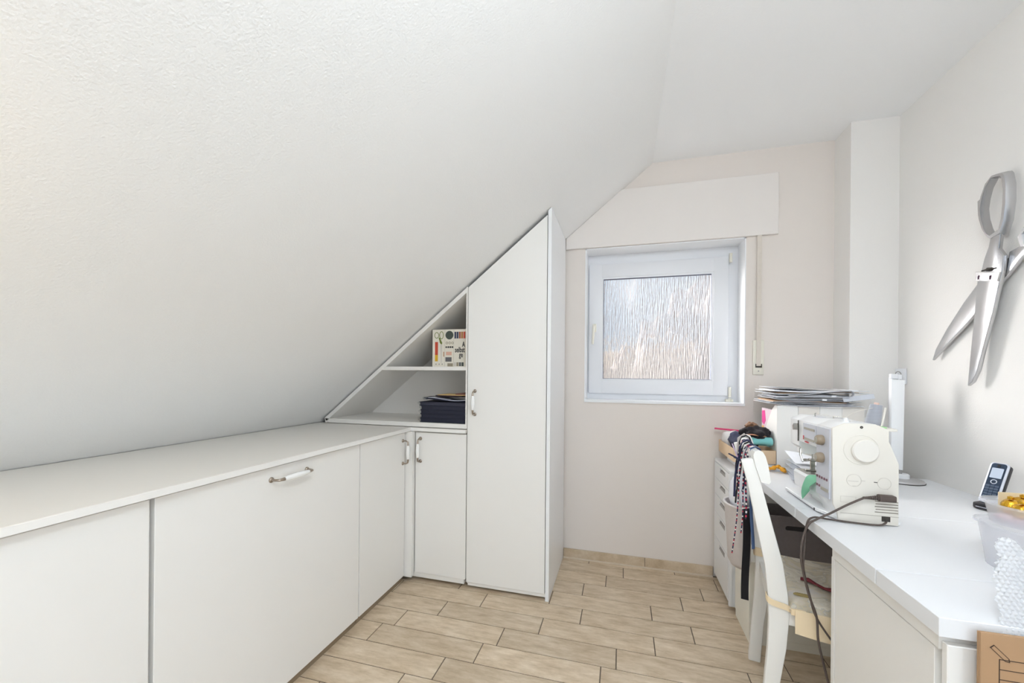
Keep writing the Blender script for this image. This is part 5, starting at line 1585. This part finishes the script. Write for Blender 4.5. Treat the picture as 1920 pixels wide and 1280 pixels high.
def swing(p):
    q = Vector(p) - piv
    c, s = math.cos(math.radians(-42)), math.sin(math.radians(-42))
    # mirror left-right first, then swing towards the viewer
    q = Vector((-q.x, q.y))
    c, s = math.cos(math.radians(60)), math.sin(math.radians(60))
    q = Vector((q.x * c - q.y * s, q.x * s + q.y * c))
    return (piv.x + q.x, piv.y + q.y)


obj('finger_ring', bevel_ring([swing(p) for p in outer], [swing(p) for p in inner], 1.324, 1.348), ST, sc_, smooth=50)
obj('pivot_plate', MB().prism([(1.964, 1.623), (1.859, 1.597), (1.869, 1.565), (1.965, 1.587)], 'x', 1.315, 1.3205, 0.0015, 1), ST, sc_, smooth=30)
for yy, zz_ in ((1.948, 1.602), (1.897, 1.590)):
    obj('keyhole', MB().lathe([(0.004, 0), (0.004, -0.0008)], (1.315, yy, zz_), 'x', 10).box(1.3142, 1.3155, yy - 0.0015, yy + 0.0045, zz_ - 0.011, zz_), mat('keyhole_dark', srgb(70, 30, 60), 0.6) if 'keyhole_dark' not in bpy.data.materials else bpy.data.materials['keyhole_dark'], sc_)
obj('wing_nut', MB().lathe([(0.007, 0), (0.007, -0.008), (0.002, -0.010)], (1.320, 1.907, 1.618), 'x', 12).box(1.3085, 1.3145, 1.885, 1.93, 1.615, 1.621, 0.002, 1), W['dark_gap'], sc_, smooth=40)
obj('wall_pin', MB().tube([(1.322, 1.872, 1.944), (XR - 0.0005, 1.872, 1.944)], 0.003, 8), W['silver'], sc_)

# ================================================================== OUTSIDE THE WINDOW
gr = struct('ground', MB().box(-25, 25, 3.2, 30, -3.05, -3.0), mat('lawn', srgb(120, 116, 96), 0.95, var=(2, 0.1)), 'garden ground outside the window', cat='ground')
single('garden_wall', MB().box(-8, 12, 9.0, 9.3, -3.0, 1.75, 0.01, 1), mat('render_beige', srgb(214, 204, 190), 0.9, var=(1.5, 0.06)), (2, 9.1, -3.0), 'pale rendered garden wall seen blurred through the frosted pane', 'wall')
SHM = mat('winter_shrub', srgb(166, 156, 152), 0.95, var=(3, 0.25))
shr = [(0.10, 8.2, 1.5, 0.55, 'lowest left'), (0.75, 8.0, 2.1, 0.60, 'low left'), (1.35, 8.3, 2.7, 0.70, 'middle'), (2.0, 8.1, 3.3, 0.75, 'tall right'), (2.9, 8.4, 4.0, 0.9, 'tallest rightmost')]
for k, (sx_, sy_, st, sr, lb) in enumerate(shr):
    q = root('garden_shrub', (sx_, sy_, -3.0), 'blurred pinkish beige shrub outside the window, %s one' % lb, 'shrub', 'shrubs outside')
    obj('stem', MB().tube([(sx_, sy_, -3.0), (sx_, sy_, st - 1.5)], 0.06, 7), mat('bark_%d' % k, srgb(84, 74, 68), 0.9), q)
    obj('crown', MB().blob((sx_, sy_, st - 1.3), sr, sr * 0.6, 1.45, 0.12, 4.5, 40, 30, seed=60 + k), SHM, q, smooth=80)
